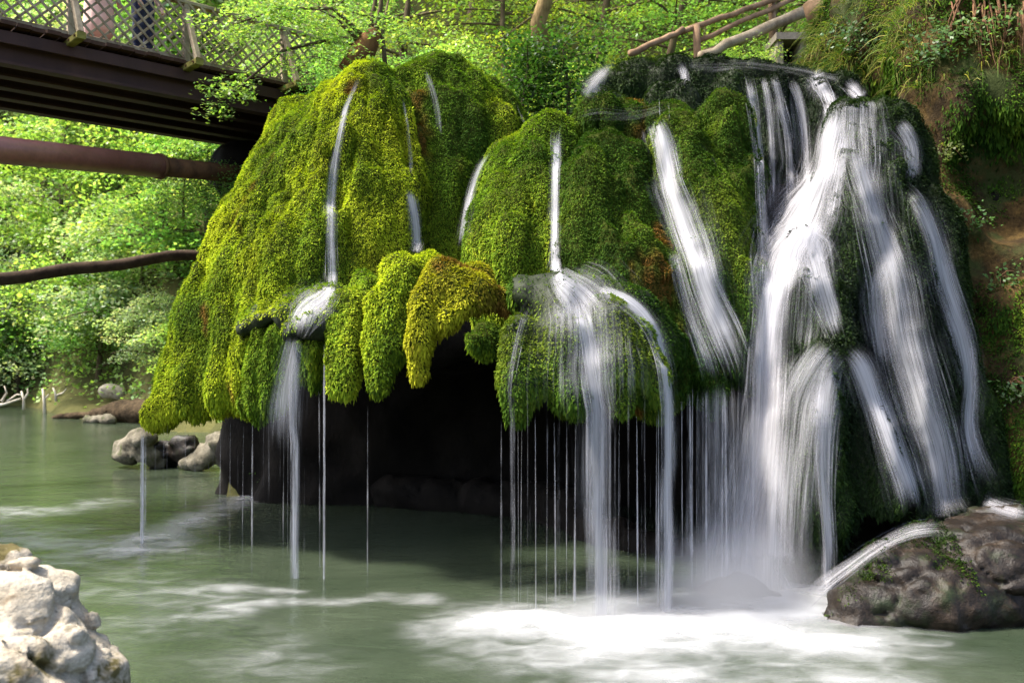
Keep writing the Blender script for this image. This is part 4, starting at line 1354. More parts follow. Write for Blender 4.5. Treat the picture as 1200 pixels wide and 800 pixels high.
# ------------------------------------------------------------------ footbridge
DECK_Z = 6.82
ang = math.atan2(-0.687, -0.727)
bridge = thing('footbridge', 'dark timber and steel footbridge with lattice railings, upper left', 'footbridge', (-3.6, 15.0, DECK_Z), (0, 0, ang))
X0, X1, BW = -1.2, 9.6, 2.8
def inst(src, name, parent, loc):
    o = src.copy(); o.name = name; link(o, parent); o.location = loc; return o
for i, y in enumerate((-0.12, -0.76, -1.4, -2.04, -2.68)):
    vs, fs = [], []
    for (y0, y1, z0, z1) in ((-.02, .02, -.53, -.16), (-.10, .10, -.57, -.532), (-.10, .10, -.158, -.125)):
        b = len(vs)
        for x in (X0, X1):
            vs += [(x, y + y0, z0), (x, y + y1, z0), (x, y + y1, z1), (x, y + y0, z1)]
        fs += [tuple(b + k for k in f) for f in [(0, 1, 2, 3), (7, 6, 5, 4), (0, 4, 5, 1), (1, 5, 6, 2), (2, 6, 7, 3), (3, 7, 4, 0)]]
    mesh_obj('girder', vs, fs, M['girder_paint'], bridge, smooth=False)
beam('edge_beam', (X0, 0.03, -0.235), (X1, 0.03, -0.235), 0.05, 0.17, M['girder_paint'], bridge)
beam('edge_beam', (X0, -BW - 0.03, -0.235), (X1, -BW - 0.03, -0.235), 0.05, 0.17, M['girder_paint'], bridge)
pl = None
xk = X0
i = 0
while xk < X1 - .2:
    wd = random.uniform(.17, .21)
    p_ = beam('deck_plank', (0, 0.11 + random.uniform(-.015, .03), -0.06), (0, -BW - 0.11, -0.06), wd - .012, .055, M['dark_timber'], bridge, jitter=.004)
    p_.location = (xk + wd / 2, 0, random.uniform(-.006, .006))
    xk += wd
    i += 1
posts = [0.28 + 1.665 * k for k in range(6)]
for side, ys in ((1, 0.0), (-1, -BW)):
    for x in posts:
        beam('post', (x, ys, -0.03), (x, ys, 0.86), 0.10, 0.10, M['old_timber'], bridge, up=(1, 0, 0))
        og = beam('outrigger', (x + .02, ys - .5 * side, -0.135), (x + .02, ys + 0.52 * side, -0.135), 0.12, 0.095, M['mossy_timber'], bridge)
        for by in (.18, .44):
            v, f = tube_mesh([(x + .075, ys + by * side, -0.135), (x + .098, ys + by * side, -0.135)], [.018, .016], 6)
            mesh_obj('bolt', v, f, M['rusty_steel'], og, smooth=False)
        beam('brace', (x + .02, ys + 0.46 * side, -0.09), (x + .02, ys + 0.06 * side, 0.74), 0.085, 0.085, M['old_timber'], bridge, up=(1, 0, 0))
    beam('hand_rail', (X0 + .9, ys, 0.885), (X1, ys, 0.885), 0.12, 0.055, M['old_timber'], bridge)
    beam('bottom_rail', (X0 + .9, ys, 0.015), (X1, ys, 0.015), 0.05, 0.06, M['old_timber'], bridge)
    zlo, zhi = 0.04, 0.86
    hh = zhi - zlo
    for sgn in (1, -1):
        x = X0 - hh + .9
        while x < X1:
            a0, a1 = (x, zlo), (x + hh, zhi)
            t0 = max(0.0, (X0 + .9 - x) / hh); t1 = min(1.0, (X1 - x) / hh)
            if t1 - t0 > 0.05:
                pA = (x + hh * t0, zlo + hh * t0); pB = (x + hh * t1, zlo + hh * t1)
                if sgn < 0:
                    pA = (pA[0], zhi - (pA[1] - zlo)); pB = (pB[0], zhi - (pB[1] - zlo))
                yy = ys + 0.012 * sgn + 0.04 * side
                beam('lattice_slat', (pA[0], yy, pA[1]), (pB[0], yy, pB[1]), 0.016, 0.034, M['old_timber'], bridge, up=(0, 0, 1))
            x += 0.185

# pipe, log
p1 = W(0, 176, 11.4); p2 = W(188, 195, 13.7)
dirp = unit(p2 - p1)
root = thing('pipe', 'fat reddish-brown pipe running below the footbridge', 'pipe')
v, f = tube_mesh([p1 - dirp * 5, p1, p2], [.178] * 3, 28)
mesh_obj('pipe_wall', v, f, M['pipe_paint'], root)
v, f = tube_mesh([p2 - dirp * .05, p2 + dirp * .01], [.198] * 2, 28)
mesh_obj('flange', v, f, M['rusty_steel'], root)
v, f = tube_mesh([p2 + dirp * .01, p2 + dirp * 2.6], [.15] * 2, 20)
mesh_obj('pipe_stub', v, f, M['rusty_steel'], root)
t = np.linspace(0, 1, 26)
a, b = W(-260, 346, 14.5), W(250, 300, 17.5)
pts = a + (b - a) * t[:, None] + np.stack([0 * t, 0 * t, 0.05 * np.sin(t * 9) + .03 * np.sin(t * 23)], 1)
tube_obj('fallen_log', pts, 0.135 - 0.035 * t, M['dark_log'], None, 12, 0.10)
tag(bpy.data.objects['fallen_log'], 'dark fallen log spanning the gap left of the moss dome', 'log')

# ------------------------------------------------------------------ people on the bridge
def person(label, loc, rz, top, legs, legc, h=1.0, skirt=False):
    root = thing('person', label, 'person', loc, (0, 0, rz), 'people on the footbridge')
    def sc(*p): return [(x * h, y * h, z * h, r * h) for x, y, z, r in p]
    S = Sculpt()
    S.raw(*sc((0, 0, .95, .13), (0, 0, 1.15, .115), (0, 0, 1.33, .135), (0, 0, 1.42, .09), (0, .01, 1.50, .052), (0, .015, 1.56, .05)), k=.06)
    S.raw(*sc((0, .02, 1.62, .085), (0, .025, 1.70, .092)), k=.03)
    S.raw(*sc((0, .115, 1.635, .014), (0, .105, 1.665, .010)), k=.015)
    for s in (-1, 1):
        S.raw(*sc((s * .09, 0, .92, .095), (s * .10, .02, .50, .062), (s * .10, -.02, .10, .042)), k=.06)
        S.raw(*sc((s * .10, -.03, .045, .042), (s * .115, .13, .03, .032)), k=.03)
        S.raw(*sc((s * .17, 0, 1.40, .06), (s * .23, -.02, 1.14, .045), (s * .22, .12, .93, .032)), k=.04)
        S.raw(*sc((s * .22, .13, .91, .03), (s * .22, .17, .86, .034)), k=.02)
        for k in range(4):
            S.raw(*sc((s * .22 + (k - 1.5) * .019, .18, .845, .0105), (s * .22 + (k - 1.5) * .02, .205, .80, .0095), (s * .22 + (k - 1.5) * .02, .20, .765 + .008 * abs(k - 1.5), .008)), k=.006)
        S.raw(*sc((s * .19, .16, .87, .012), (s * .165, .19, .83, .010)), k=.008)
        S.raw(*sc((s * .092, .01, 1.655, .016), (s * .095, .005, 1.685, .018)), k=.01)
    V, Q = S.mesh(0.018 * h, lambda P: 0 * P[:, 0], pad=.04)
    mesh_obj('body', V, Q, M['skin'], root)
    def cloth(nm, mat, chains, res=.02):
        S = Sculpt()
        for c in chains: S.raw(*sc(*c), k=.06)
        V, Q = S.mesh(res, lambda P: .006 * vnoise(P * 14, 5) + .004 * vnoise(P * np.array([30, 30, 6]), 6), pad=.05)
        mesh_obj(nm, V, Q, M[mat], root)
    cloth('shirt', top, [((0, 0, .98, .15), (0, 0, 1.15, .135), (0, 0, 1.34, .152), (0, 0, 1.42, .10))] + [((s * .16, 0, 1.40, .075), (s * .225, -.015, 1.20, .062)) for s in (-1, 1)])
    if skirt:
        cloth('skirt', legs, [((0, 0, .98, .145), (0, 0, .75, .20), (0, 0, .42, .23))])
    else:
        cloth('trousers', legs, [((s * .08, 0, .95, .112), (s * .10, .02, .50, .082), (s * .10, -.015, .12, .068)) for s in (-1, 1)] + [((0, 0, .97, .135), (0, 0, .93, .13))])
    cloth('hair', 'hair', [((0, -.015, 1.72, .092), (0, -.04, 1.64, .082), (0, -.05, 1.55, .05))])
    cloth('shoe', 'dark_timber', [((-.10, -.03, .04, .046), (-.115, .13, .03, .037))], .016)
    cloth('shoe', 'dark_timber', [((.10, -.03, .04, .046), (.115, .13, .03, .037))], .016)
    return root
def on_bridge(x, y):
    c, s = math.cos(ang), math.sin(ang)
    return (-3.6 + c * x - s * y, 15.0 + s * x + c * y, DECK_Z - 0.03)
person('person in pale pink clothes behind the bridge lattice', on_bridge(3.05, -0.55), ang + 2.2, 'white_cloth', 'pink_cloth', None, .98, True)
person('person in white top and dark trousers behind the bridge lattice', on_bridge(2.42, -0.5), ang + 0.4, 'white_cloth', 'navy_cloth', None, 1.0)

# ------------------------------------------------------------------ rail fence, logs and drain, upper right
fence = thing('rail_fence', 'rustic log rail fence on the plateau above the falls', 'fence', (0, 0, 0))
for a, b, r0, r1 in (((738, 64, 14.2), (800, 36, 14.8), .055, .05), ((798, 37, 14.8), (912, -2, 16.0), .05, .05), ((818, 47, 14.9), (940, -4, 16.4), .045, .045), ((826, 62, 15.0), (880, 43, 15.4), .05, .06)):
    a = W(*a); b = W(*b)
    t = np.linspace(0, 1, 9)[:, None]
    pts = a + (b - a) * t + RNG.normal(0, .012, (9, 3))
    v, f = tube_mesh(pts, np.linspace(r0, r1, 9), 9, .08)
    mesh_obj('rail', v, f, M['rail_wood'], fence)
for px, y0, y1, D in ((817, 30, 75, 14.9), (905, -5, 60, 16.0)):
    v, f = tube_mesh([W(px + 1, y1, D), W(px, (y0 + y1) / 2, D), W(px - 1, y0, D)], [.07, .065, .06], 9, .06)
    mesh_obj('post', v, f, M['rail_wood'], fence)
t = np.linspace(0, 1, 10)[:, None]
o = tube_obj('peeled_log', W(822, 66, 14.6) + (W(946, 12, 15.6) - W(822, 66, 14.6)) * t + RNG.normal(0, .012, (10, 3)), np.linspace(.075, .10, 10), M['old_timber'], None, 10, .07)
tag(o, 'pale peeled log leaning below the rail fence', 'log')
o = tube_obj('cut_log', [W(944, 17, 15.0), W(952, 14, 14.95), W(980, 7, 14.8), W(1030, -6, 14.5)], [.17, .21, .20, .20], M['rail_wood'], None, 14, .05)
tag(o, 'thick brown cut log at the top of the grassy bank', 'log')
dr = thing('drain_box', 'small concrete drain box with a dark opening above the falls', 'drain')
D = 14.5
def slab(name, x0, x1, y0, y1, D0, D1, mat, parent):
    a = W(x0, y1, D0); b = W(x1, y0, D0)
    vs = [(a[0], D0, a[2]), (b[0], D0, a[2]), (b[0], D1, a[2]), (a[0], D1, a[2]), (a[0], D0, b[2]), (b[0], D0, b[2]), (b[0], D1, b[2]), (a[0], D1, b[2])]
    return mesh_obj(name, vs, BOXF, mat, parent, smooth=False)
slab('lid', 910, 946, 38, 46, D - .12, D + .6, M['concrete'], dr)
slab('side_wall', 938, 945, 46, 80, D - .04, D + .5, M['concrete'], dr)
slab('side_wall', 911, 918, 46, 80, D - .04, D + .5, M['concrete'], dr)
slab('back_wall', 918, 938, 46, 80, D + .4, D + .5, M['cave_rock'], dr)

# dead branches in the water at the far left
def dead_branch(label, base, tips):
    parts = []
    for pts, r in tips:
        P = np.array([W(*q) for q in pts])
        parts.append(tube_mesh(P, np.linspace(r, r * .45, len(P)), 7, .08))
    v, f = join_parts(parts)
    o = mesh_obj('dead_branch', v, f, M['pale_branch'])
    tag(o, label, 'branch', 'dead branches standing in the far water')
dead_branch('pale dead branch lying across the water at the left edge', None, [([(-10, 476, 31), (6, 473, 31), (24, 467, 31)], .07), ([(2, 470, 31), (8, 460, 31), (5, 452, 31)], .05), ([(8, 470, 31), (20, 462, 31.2), (27, 463, 31)], .04)])
dead_branch('forked pale dead branch left of the upright one', None, [([(28, 480, 31), (28, 468, 31), (25, 458, 31)], .06), ([(28, 468, 31), (33, 460, 31), (32, 455, 31)], .045)])
dead_branch('upright white dead stick by the far bank', None, [([(53, 487, 31), (52, 470, 31), (50, 455, 31)], .075), ([(52, 468, 31), (57, 462, 31)], .04)])
dead_branch('small white twigs beside the upright dead stick', None, [([(66, 470, 31), (65, 460, 31), (62, 454, 31)], .05), ([(66, 463, 31), (74, 460, 31), (78, 455, 31)], .035)])

# ------------------------------------------------------------------ foliage
def leaves_mesh(P, Nrm, L, cols, aspect=0.62):
    """leaves at P facing Nrm; tint per leaf"""
    n = len(P)
    Nrm = unit(Nrm)
    r = RNG.normal(0, 1, (n, 3))
    D = unit(r - (r * Nrm).sum(1, keepdims=True) * Nrm)
    Sd = np.cross(Nrm, D)
    V, Q = leaf_quads(P - D * (L * .5)[:, None], D, Sd, L, L * aspect, 0.08)
    return V, Q, np.repeat(cols, 4, axis=0)

def tints(n, base, clump=None, var=0.22, hue=0.12):
    c = np.array(base)[None, :] * np.exp(RNG.normal(0, var, (n, 1)))
    c = c * np.exp(RNG.normal(0, hue, (n, 3)) * np.array([1, .4, .8]))
    if clump is not None:
        c = c * clump[:, None]
    return np.clip(c, 0.003, 0.6)

def grow(seed, H, Rad, sprays, per, leaf, base, droop=0.25, lo=0.18, flat=0.16, spr=0.65, trunk_r=0.13, stems=1):
    """a broadleaf: tapered trunk with limbs, sprays of leaves in loose layers. Returns wood and crown geometry at the origin"""
    rng = np.random.default_rng(seed)
    wood = []
    lean = rng.normal(0, .06, 2)
    zz = np.linspace(0, 1, 9)
    tr = np.stack([lean[0] * H * zz + .05 * H * np.sin(zz * 3 + seed) * zz, lean[1] * H * zz + .04 * H * np.sin(zz * 4 + seed * 2) * zz, zz * H * .95], 1)
    wood.append(tube_mesh(tr, trunk_r * (1 - .88 * zz) + .012, 8, .06))
    P, Nn, cl = [], [], []
    nl = max(6, sprays // 5)
    for i in range(nl):
        h = lo + (1 - lo) * (i + rng.random() * .8) / nl
        az = i * 2.4 + rng.normal(0, .4)
        prof = math.sin(min(1, (1 - h) / (1 - lo) * .85 + .18) * math.pi * .62) ** .8
        ln = Rad * prof * rng.uniform(.75, 1.2)
        b = np.array([np.interp(h, zz, tr[:, k]) for k in range(3)])
        t = np.linspace(0, 1, 6)[:, None]
        dirv = np.array([math.cos(az), math.sin(az), 0])
        rise = rng.uniform(.15, .6) * ln
        limb = b + dirv * ln * t + np.array([0, 0, 1]) * (rise * t - droop * ln * t ** 2)
        wood.append(tube_mesh(limb, (trunk_r * .36 * (1 - h * .5)) * (1 - .85 * t[:, 0]) + .006, 5, .05))
        for k in range(max(2, int(sprays / nl))):
            u = rng.uniform(.25, 1.08)
            side = np.array([-dirv[1], dirv[0], 0]) * rng.normal(0, .30) * ln * u
            c = b + dirv * ln * u + np.array([0, 0, rise * u - droop * ln * u * u + rng.normal(0, .10 * Rad)]) + side
            m = int(per * rng.uniform(.6, 1.3))
            rr = spr * rng.uniform(.6, 1.25)
            q = rng.normal(0, 1, (m, 3)); q /= np.linalg.norm(q, axis=1, keepdims=True) ** .6 + .2
            q = q * np.array([rr, rr, rr * flat * 2])
            tilt = rng.normal(0, .22, 2)
            q[:, 2] += q[:, 0] * tilt[0] + q[:, 1] * tilt[1] - .25 * (q[:, 0] ** 2 + q[:, 1] ** 2) / rr
            P.append(c + q)
            nb = np.array([-tilt[0], -tilt[1], 1.0])
            Nn.append(nb + rng.normal(0, .42, (m, 3)))
            cl.append(np.full(m, math.exp(rng.normal(0, .25))))
    P = np.concatenate(P); Nn = np.concatenate(Nn); cl = np.concatenate(cl)
    L = leaf * rng.uniform(.65, 1.35, len(P))
    V, Q, C = leaves_mesh(P, Nn, L, tints(len(P), base, cl))
    return join_parts(wood), (V, Q, C)

PROTO = {}
def proto(kind, seed, *a, **kw):
    wood, (V, Q, C) = grow(seed, *a, **kw)
    wm = mesh_obj('trunk', wood[0], wood[1], M['bark'])
    cm = mesh_obj('crown', V, Q, M['leaf'], smooth=False, attrs={'tint': ('FLOAT_COLOR', C)})
    md = (wm.data, cm.data)
    for o in (wm, cm):
        bpy.data.objects.remove(o)
    PROTO.setdefault(kind, []).append(md)

def plant(name, kind, idx, label, cat, loc, s=1.0, rz=0.0, group=None, sz=None, woodname='trunk'):
    md = PROTO[kind][idx % len(PROTO[kind])]
    root = thing(name, label, cat, loc, (0, 0, rz), group)
    root.scale = (s, s, sz or s)
    w = bpy.data.objects.new(woodname, md[0]); link(w, root)
    c = bpy.data.objects.new('crown' if cat == 'tree' else 'foliage', md[1]); link(c, root)
    return root

LIME = (0.26, 0.41, 0.09); FRESH = (0.18, 0.35, 0.09); PALE = (0.34, 0.45, 0.23); DARKG = (0.035, 0.085, 0.016); YEL = (0.21, 0.27, 0.035)
proto('slope', 1, 8.0, 3.2, 85, 110, .20, LIME, spr=.85)
proto('slope', 2, 9.0, 3.0, 85, 110, .19, FRESH, spr=.85)
proto('slope', 3, 7.0, 3.3, 80, 110, .21, PALE, spr=.9, droop=.35)
proto('slope', 4, 8.5, 2.8, 80, 110, .19, PALE, spr=.8, droop=.15)
proto('bank', 5, 5.0, 2.8, 90, 110, .15, PALE, spr=.75, droop=.4, lo=.1)
proto('bank', 6, 4.6, 2.6, 90, 110, .14, LIME, spr=.7, droop=.4, lo=.12)
proto('bank', 7, 5.5, 2.4, 90, 110, .14, FRESH, spr=.7, droop=.3, lo=.1)
proto('shrub', 8, 1.7, 1.0, 60, 60, .075, FRESH, spr=.35, lo=.08, trunk_r=.03, flat=.3)
proto('shrub', 9, 1.5, 1.1, 60, 60, .08, YEL, spr=.35, lo=.08, trunk_r=.03, flat=.3)
proto('shrub', 10, 1.6, 1.0, 60, 60, .085, DARKG, spr=.35, lo=.05, trunk_r=.03, flat=.35)
proto('shrub', 11, 2.0, 1.1, 70, 60, .075, LIME, spr=.38, lo=.08, trunk_r=.03, flat=.3)
proto('plateau', 12, 9.0, 3.4, 110, 90, .11, LIME, spr=.75, lo=.22)
proto('plateau', 13, 10.0, 3.2, 110, 90, .11, FRESH, spr=.75, lo=.25)
proto('plateau', 14, 8.0, 3.2, 100, 90, .11, YEL, spr=.75, lo=.15)

def gz_at(x, y):
    return float(terrain_h(np.array([x]), np.array([y]))[0])
# far slope at the left
names = ['leafy green tree on the wooded slope across the pool', 'pale layered tree hanging over the far water at the left']
k = 0
for row, (D, n, s) in enumerate(((37.5, 8, .95), (42, 9, 1.05), (47, 9, 1.15), (53, 8, 1.2), (60, 8, 1.35), (68, 7, 1.5))):
    for j in range(n):
        r = -0.84 + (0.64) * (j + .5 + random.uniform(-.35, .35)) / n
        y = D + random.uniform(-2, 2); x = r * y
        plant('slope_tree', 'slope', k + row, names[0], 'tree', (x, y, gz_at(x, y) - .3), s * random.uniform(.85, 1.15), random.uniform(0, 6.3), 'trees on the far slope')
        k += 1
for i, (px, D, s) in enumerate(((-150, 36.5, 1.1), (-95, 36.0, 1.0), (-40, 35.5, 1.1), (20, 36.0, 1.0), (75, 34.5, 1.1), (115, 33.0, .85), (160, 32.5, 1.05), (205, 31.5, 1.1), (245, 31, 1.1), (185, 29.5, .55), (225, 28.5, .6))):
    x = (px - 600) / F * D
    plant('bank_tree', 'bank', i, ('leafy bank tree standing left of the picture, first along the far shore', 'leafy bank tree standing left of the picture, second along the far shore', 'spreading bank tree at the left edge behind the dead branches', 'low bank tree right behind the forked dead branch', 'pale layered tree above the small white twigs on the far bank', 'small bank tree just behind the pale rock on the far shore', 'spreading bank tree above the brown muddy spit', 'bank tree between the muddy spit and the moss dome', 'rightmost bank tree, partly behind the left moss dome', 'small bush-like tree at the water just left of the moss dome', 'smallest bank tree, hugging the lower flank of the moss dome')[i], 'tree', (x, D, max(0.0, gz_at(x, D)) - .1), s, i * 1.3, 'trees along the far bank')

# plateau and hillside behind the falls
pi = 0
for px, D, s in ((470, 23, .9), (545, 27, 1.1), (600, 22, .8), (700, 25, 1.0), (760, 22, .85), (830, 26, 1.05), (900, 23, .9), (980, 25, 1.0), (1060, 21, .8), (1130, 24, 1.), (430, 30, 1.2), (520, 36, 1.3), (640, 34, 1.3), (740, 33, 1.3), (850, 35, 1.3), (960, 33, 1.3), (360, 24, .8), (330, 31, 1.1), (290, 26, .9), (1220, 27, 1.1)):
    y = D; x = (px - 600) / F * D
    plant('plateau_tree', 'plateau', pi, 'green tree on the hillside above and behind the falls', 'tree', (x, y, gz_at(x, y) - .2), s, pi * 1.7, 'trees behind the falls')
    pi += 1
for i, (px, py, D, s, kd, lab) in enumerate((
        (215, 224, 15.6, .55, 3, 'leafy shrub growing over the end of the fat pipe'),
        (258, 232, 15.2, .6, 0, 'leafy shrub beside the pipe end under the bridge'),
        (490, 70, 15.5, .8, 0, 'fresh green shrub behind the rear moss dome'),
        (530, 72, 16.5, .9, 3, 'light green shrub just right of the bare stump'),
        (455, 84, 16.0, .8, 1, 'yellowish shrub behind the red-barked stump'),
        (395, 92, 15.0, .8, 0, 'green shrub at the right end of the footbridge'),
        (345, 100, 16.5, .9, 3, 'light shrub behind the bridge railing end'),
        (610, 120, 14.2, .85, 2, 'dark ivy bush left half, above the gap between the domes'),
        (665, 118, 14.2, .95, 2, 'dark ivy bush right half, above the gap between the domes'),
        (730, 75, 16.5, 1.0, 1, 'ferny yellow-green shrub beside the lower end of the rail fence'),
        (780, 72, 17.5, 1.1, 1, 'tall yellow-green shrub behind the rail fence'),
        (700, 78, 18.0, 1.0, 3, 'bright shrub behind the ivy bush'),
        (890, 66, 14.8, .55, 3, 'small bright shrub growing through the fence rails'),
        (860, 66, 16.5, .8, 0, 'green shrub under the peeled log'),
        (840, 52, 19.0, 1.1, 3, 'light green shrub far behind the fence post'),
        (580, 84, 17.5, .9, 1, 'yellow-green shrub behind the ivy bush, left side'),
        (640, 60, 20.0, 1.0, 0, 'green shrub at the foot of the leaning trunk'))):
    p = W(px, py, D)
    z = min(p[2], gz_at(p[0], D) + .15) if D > 14.7 and py < 150 else p[2] - .4
    plant('shrub', 'shrub', kd, lab, 'shrub', (p[0], D, z - .05), s, i * 2.1, None, woodname='stem')

# the leaning trunk above the ivy and the tree with the red stump
def trunk_tree(name, label, pts, radii, mat, stems=(), sprays=(), base=LIME, leaf=.075, per=110, spr=.30, group=None):
    root = thing(name, label, 'tree', group=group)
    P = np.array([W(*q) for q in pts])
    parts = [tube_mesh(P, radii, 12, .08)]
    v, f = join_parts(parts)
    mesh_obj('trunk', v, f, M[mat], root)
    for sp, r0 in stems:
        Q_ = np.array([W(*q) for q in sp])
        v, f = tube_mesh(Q_, np.linspace(r0, r0 * .3, len(Q_)), 7, .08)
        mesh_obj('branch', v, f, M['bark'], root)
    if sprays:
        PP, NN, CL = [], [], []
        for (px, py, D, sc_) in sprays:
            c = W(px, py, D); m = int(per * sc_ * RNG.uniform(.7, 1.2))
            rr = spr * sc_
            q = RNG.normal(0, 1, (m, 3)); q /= np.linalg.norm(q, axis=1, keepdims=True) ** .6 + .2
            q = q * np.array([rr, rr, rr * .4]); q[:, 2] -= .3 * (q[:, 0] ** 2 + q[:, 1] ** 2) / rr
            PP.append(c + q); NN.append(np.array([0, -.25, 1]) + RNG.normal(0, .4, (m, 3))); CL.append(np.full(m, math.exp(RNG.normal(0, .2))))
        PP = np.concatenate(PP); NN = np.concatenate(NN)
        V, Q, C = leaves_mesh(PP, NN, leaf * RNG.uniform(.65, 1.35, len(PP)), tints(len(PP), base, np.concatenate(CL)))
        mesh_obj('crown', V, Q, M['leaf'], root, smooth=False, attrs={'tint': ('FLOAT_COLOR', C)})
    return root
def WI(x, y, z):
    """photo coordinates of a world point"""
    return (600 + x / y * F, 400 - (z - HC) / y * F, y)
lt = [WI(.60, 18.5, 8.6), WI(.55, 18.4, 9.1), (637, 8, 18.3), (645, -20, 18.2), WI(.8, 17.4, 11.5), WI(.6, 16.5, 13.5), WI(.2, 15.6, 15.0)]
stems, sp = [], []
for k in range(9):
    tgt = np.array([RNG.uniform(-3.4, 3.4), RNG.uniform(13.0, 17.5), RNG.uniform(11.5, 14.6)])
    b0 = np.array([.6, 16.5, 13.3]) + RNG.normal(0, .3, 3)
    t = np.linspace(0, 1, 6)[:, None]
    L_ = b0 + (tgt - b0) * t + np.array([0, 0, 1.2]) * (t - t * t)
    stems.append(([WI(*q) for q in L_], .07))
    for j in range(9):
        q = L_[RNG.integers(2, 6)] + RNG.normal(0, .55, 3) * np.array([1, 1, .5])
        sp.append((*WI(*q), RNG.uniform(1.6, 2.8)))
trunk_tree('tree', 'tree with a leaning sunlit trunk above the ivy bush', lt, [.20, .17, .16, .15, .14, .12, .09], 'tan_bark', stems=stems, sprays=sp, base=LIME, spr=.36, leaf=.11, per=70)
sp = []
for (cx, cy, r, n) in ((255, 35, 28, 5), (300, 25, 30, 8), (345, 20, 30, 12), (390, 25, 28, 10), (430, 15, 26, 8), (330, 62, 26, 3), (375, 58, 24, 5), (300, 78, 22, 2), (268, 95, 20, 5), (252, 128, 12, 4), (285, 110, 14, 4), (410, 50, 18, 6), (465, 35, 18, 5), (350, -30, 50, 14), (280, -30, 40, 10), (430, -40, 40, 10)):
    for _ in range(n):
        sp.append((cx + RNG.uniform(-r, r), cy + RNG.uniform(-r * .6, r * .6), 13.6 + RNG.uniform(-.5, .7), RNG.uniform(.5, .95)))
trunk_tree('tree', 'red-barked stump and stems with bright branches hanging over the bridge end', [(412, 86, 13.9), (424, 62, 13.9), (436, 44, 13.9), (441, 36, 13.9)], [.22, .20, .15, .10], 'red_bark',
           stems=[([(438, 50, 13.9), (446, 10, 13.9), (450, -40, 13.8)], .06), ([(432, 50, 13.9), (440, 0, 14.0), (436, -50, 14)], .05), ([(426, 60, 13.9), (410, 36, 13.8), (395, 22, 13.7), (370, 10, 13.6)], .035),
                  ([(430, 55, 13.9), (380, 48, 13.7), (330, 60, 13.6), (285, 98, 13.5), (245, 128, 13.4)], .035), ([(432, 48, 13.9), (390, 10, 13.7), (330, 10, 13.6), (270, 30, 13.5)], .04), ([(436, 60, 13.9), (400, 30, 13.9), (396, 28, 13.9)], .03), ([(452, 84, 13.9), (448, 40, 13.9), (455, 0, 14.0)], .045)],
           sprays=sp, base=LIME, leaf=.07, per=80, spr=.30)

# undergrowth on the slopes: nobody could count it
def undergrowth():
    def keep(c, n):
        r = c[:, 0] / c[:, 1]
        return ((r > -.9) & (r < .72) & (c[:, 2] > .25) & (c[:, 1] < 75)) * (26.0 / np.maximum(c[:, 1], 14)) ** 1.3
    P, N = tri_sample(TV, TQ, 34, RNG, keep)
    hgt = 0.25 + 1.1 * np.clip(.5 + fbm(P * .45, 33, 2), 0, 1.2)
    P = P + np.stack([0 * hgt, 0 * hgt, hgt * RNG.random(len(P)) ** .8], 1)
    NN = np.array([0, -.3, 1]) + RNG.normal(0, .5, (len(P), 3))
    cl = np.exp(.5 * fbm(P * .8, 35, 2))
    base = np.where((fbm(P * .25, 37, 2) > 0)[:, None], np.array(LIME), np.array(FRESH))
    C = base * cl[:, None] * np.exp(RNG.normal(0, .25, (len(P), 1)))
    sz = .10 + .004 * np.clip(P[:, 1] - 15, 0, 30)
    V, Q, C = leaves_mesh(P, NN, sz * RNG.uniform(.6, 1.4, len(P)), C)
    o = mesh_obj('undergrowth', V, Q, M['leaf'], smooth=False, attrs={'tint': ('FLOAT_COLOR', C)})
    tag(o, 'low green undergrowth covering the slopes under the trees', kind='stuff')
undergrowth()

# ------------------------------------------------------------------ grass, ferns, roots on the right bank
def blades(P, D0, L, wd, droop, cols, seg=3):
    n = len(P)
    S_ = unit(np.cross(D0, np.array([0.2, -1, .1])) + RNG.normal(0, .3, (n, 3)))
    rows = []
    for k in range(seg + 1):
        t = k / seg
        c = P + D0 * (L * t)[:, None] + np.array([0, 0, -1]) * (droop * L * t * t)[:, None]
        w_ = wd * (1 - t) ** .7 + .0008
        rows.append(c - S_ * w_[:, None]); rows.append(c + S_ * w_[:, None])
    V = np.stack(rows, 1)
    ii = np.arange(n)[:, None] * (2 * (seg + 1))
    Q = np.concatenate([np.concatenate([ii + 2 * k, ii + 2 * k + 1, ii + 2 * k + 3, ii + 2 * k + 2], 1) for k in range(seg)])
    return V.reshape(-1, 3), Q, np.repeat(cols, 2 * (seg + 1), axis=0)
def bank_grass():
    def keep(c, n):
        px = 600 + c[:, 0] / c[:, 1] * F; py = 400 - (c[:, 2] - HC) / c[:, 1] * F
        k = (px > 905) & (px < 1230) & (py < 105) & (py > -60) & (n[:, 2] > -.25)
        edge = smooth(1110, 1060, px) + .35 * smooth(0.0, .3, fbm(c * 1.3, 44, 2))
        return k * np.clip(edge, 0, 1) * smooth(-.45, .1, fbm(c * 1.7, 45, 2))
    P, N = tri_sample(BANK_V, BANK_Q, 600, RNG, keep)
    n = len(P)
    D0 = unit(N * .6 + np.array([-.25, -.5, .35]) + RNG.normal(0, .35, (n, 3)))
    pal = np.array([(0.16, 0.20, 0.03), (0.10, 0.17, 0.025), (0.26, 0.24, 0.07), (0.07, 0.13, 0.02)])
    C = pal[RNG.integers(0, 4, n)] * np.exp(RNG.normal(0, .2, (n, 1)))
    V, Q, C = blades(P, D0, RNG.uniform(.14, .42, n), RNG.uniform(.004, .008, n), RNG.uniform(.5, 1.3, n), C)
    o = mesh_obj('grass', V, Q, M['grass'], smooth=False, attrs={'tint': ('FLOAT_COLOR', C)})
    tag(o, 'long drooping grass on the bank at the top right', kind='stuff')
bank_grass()

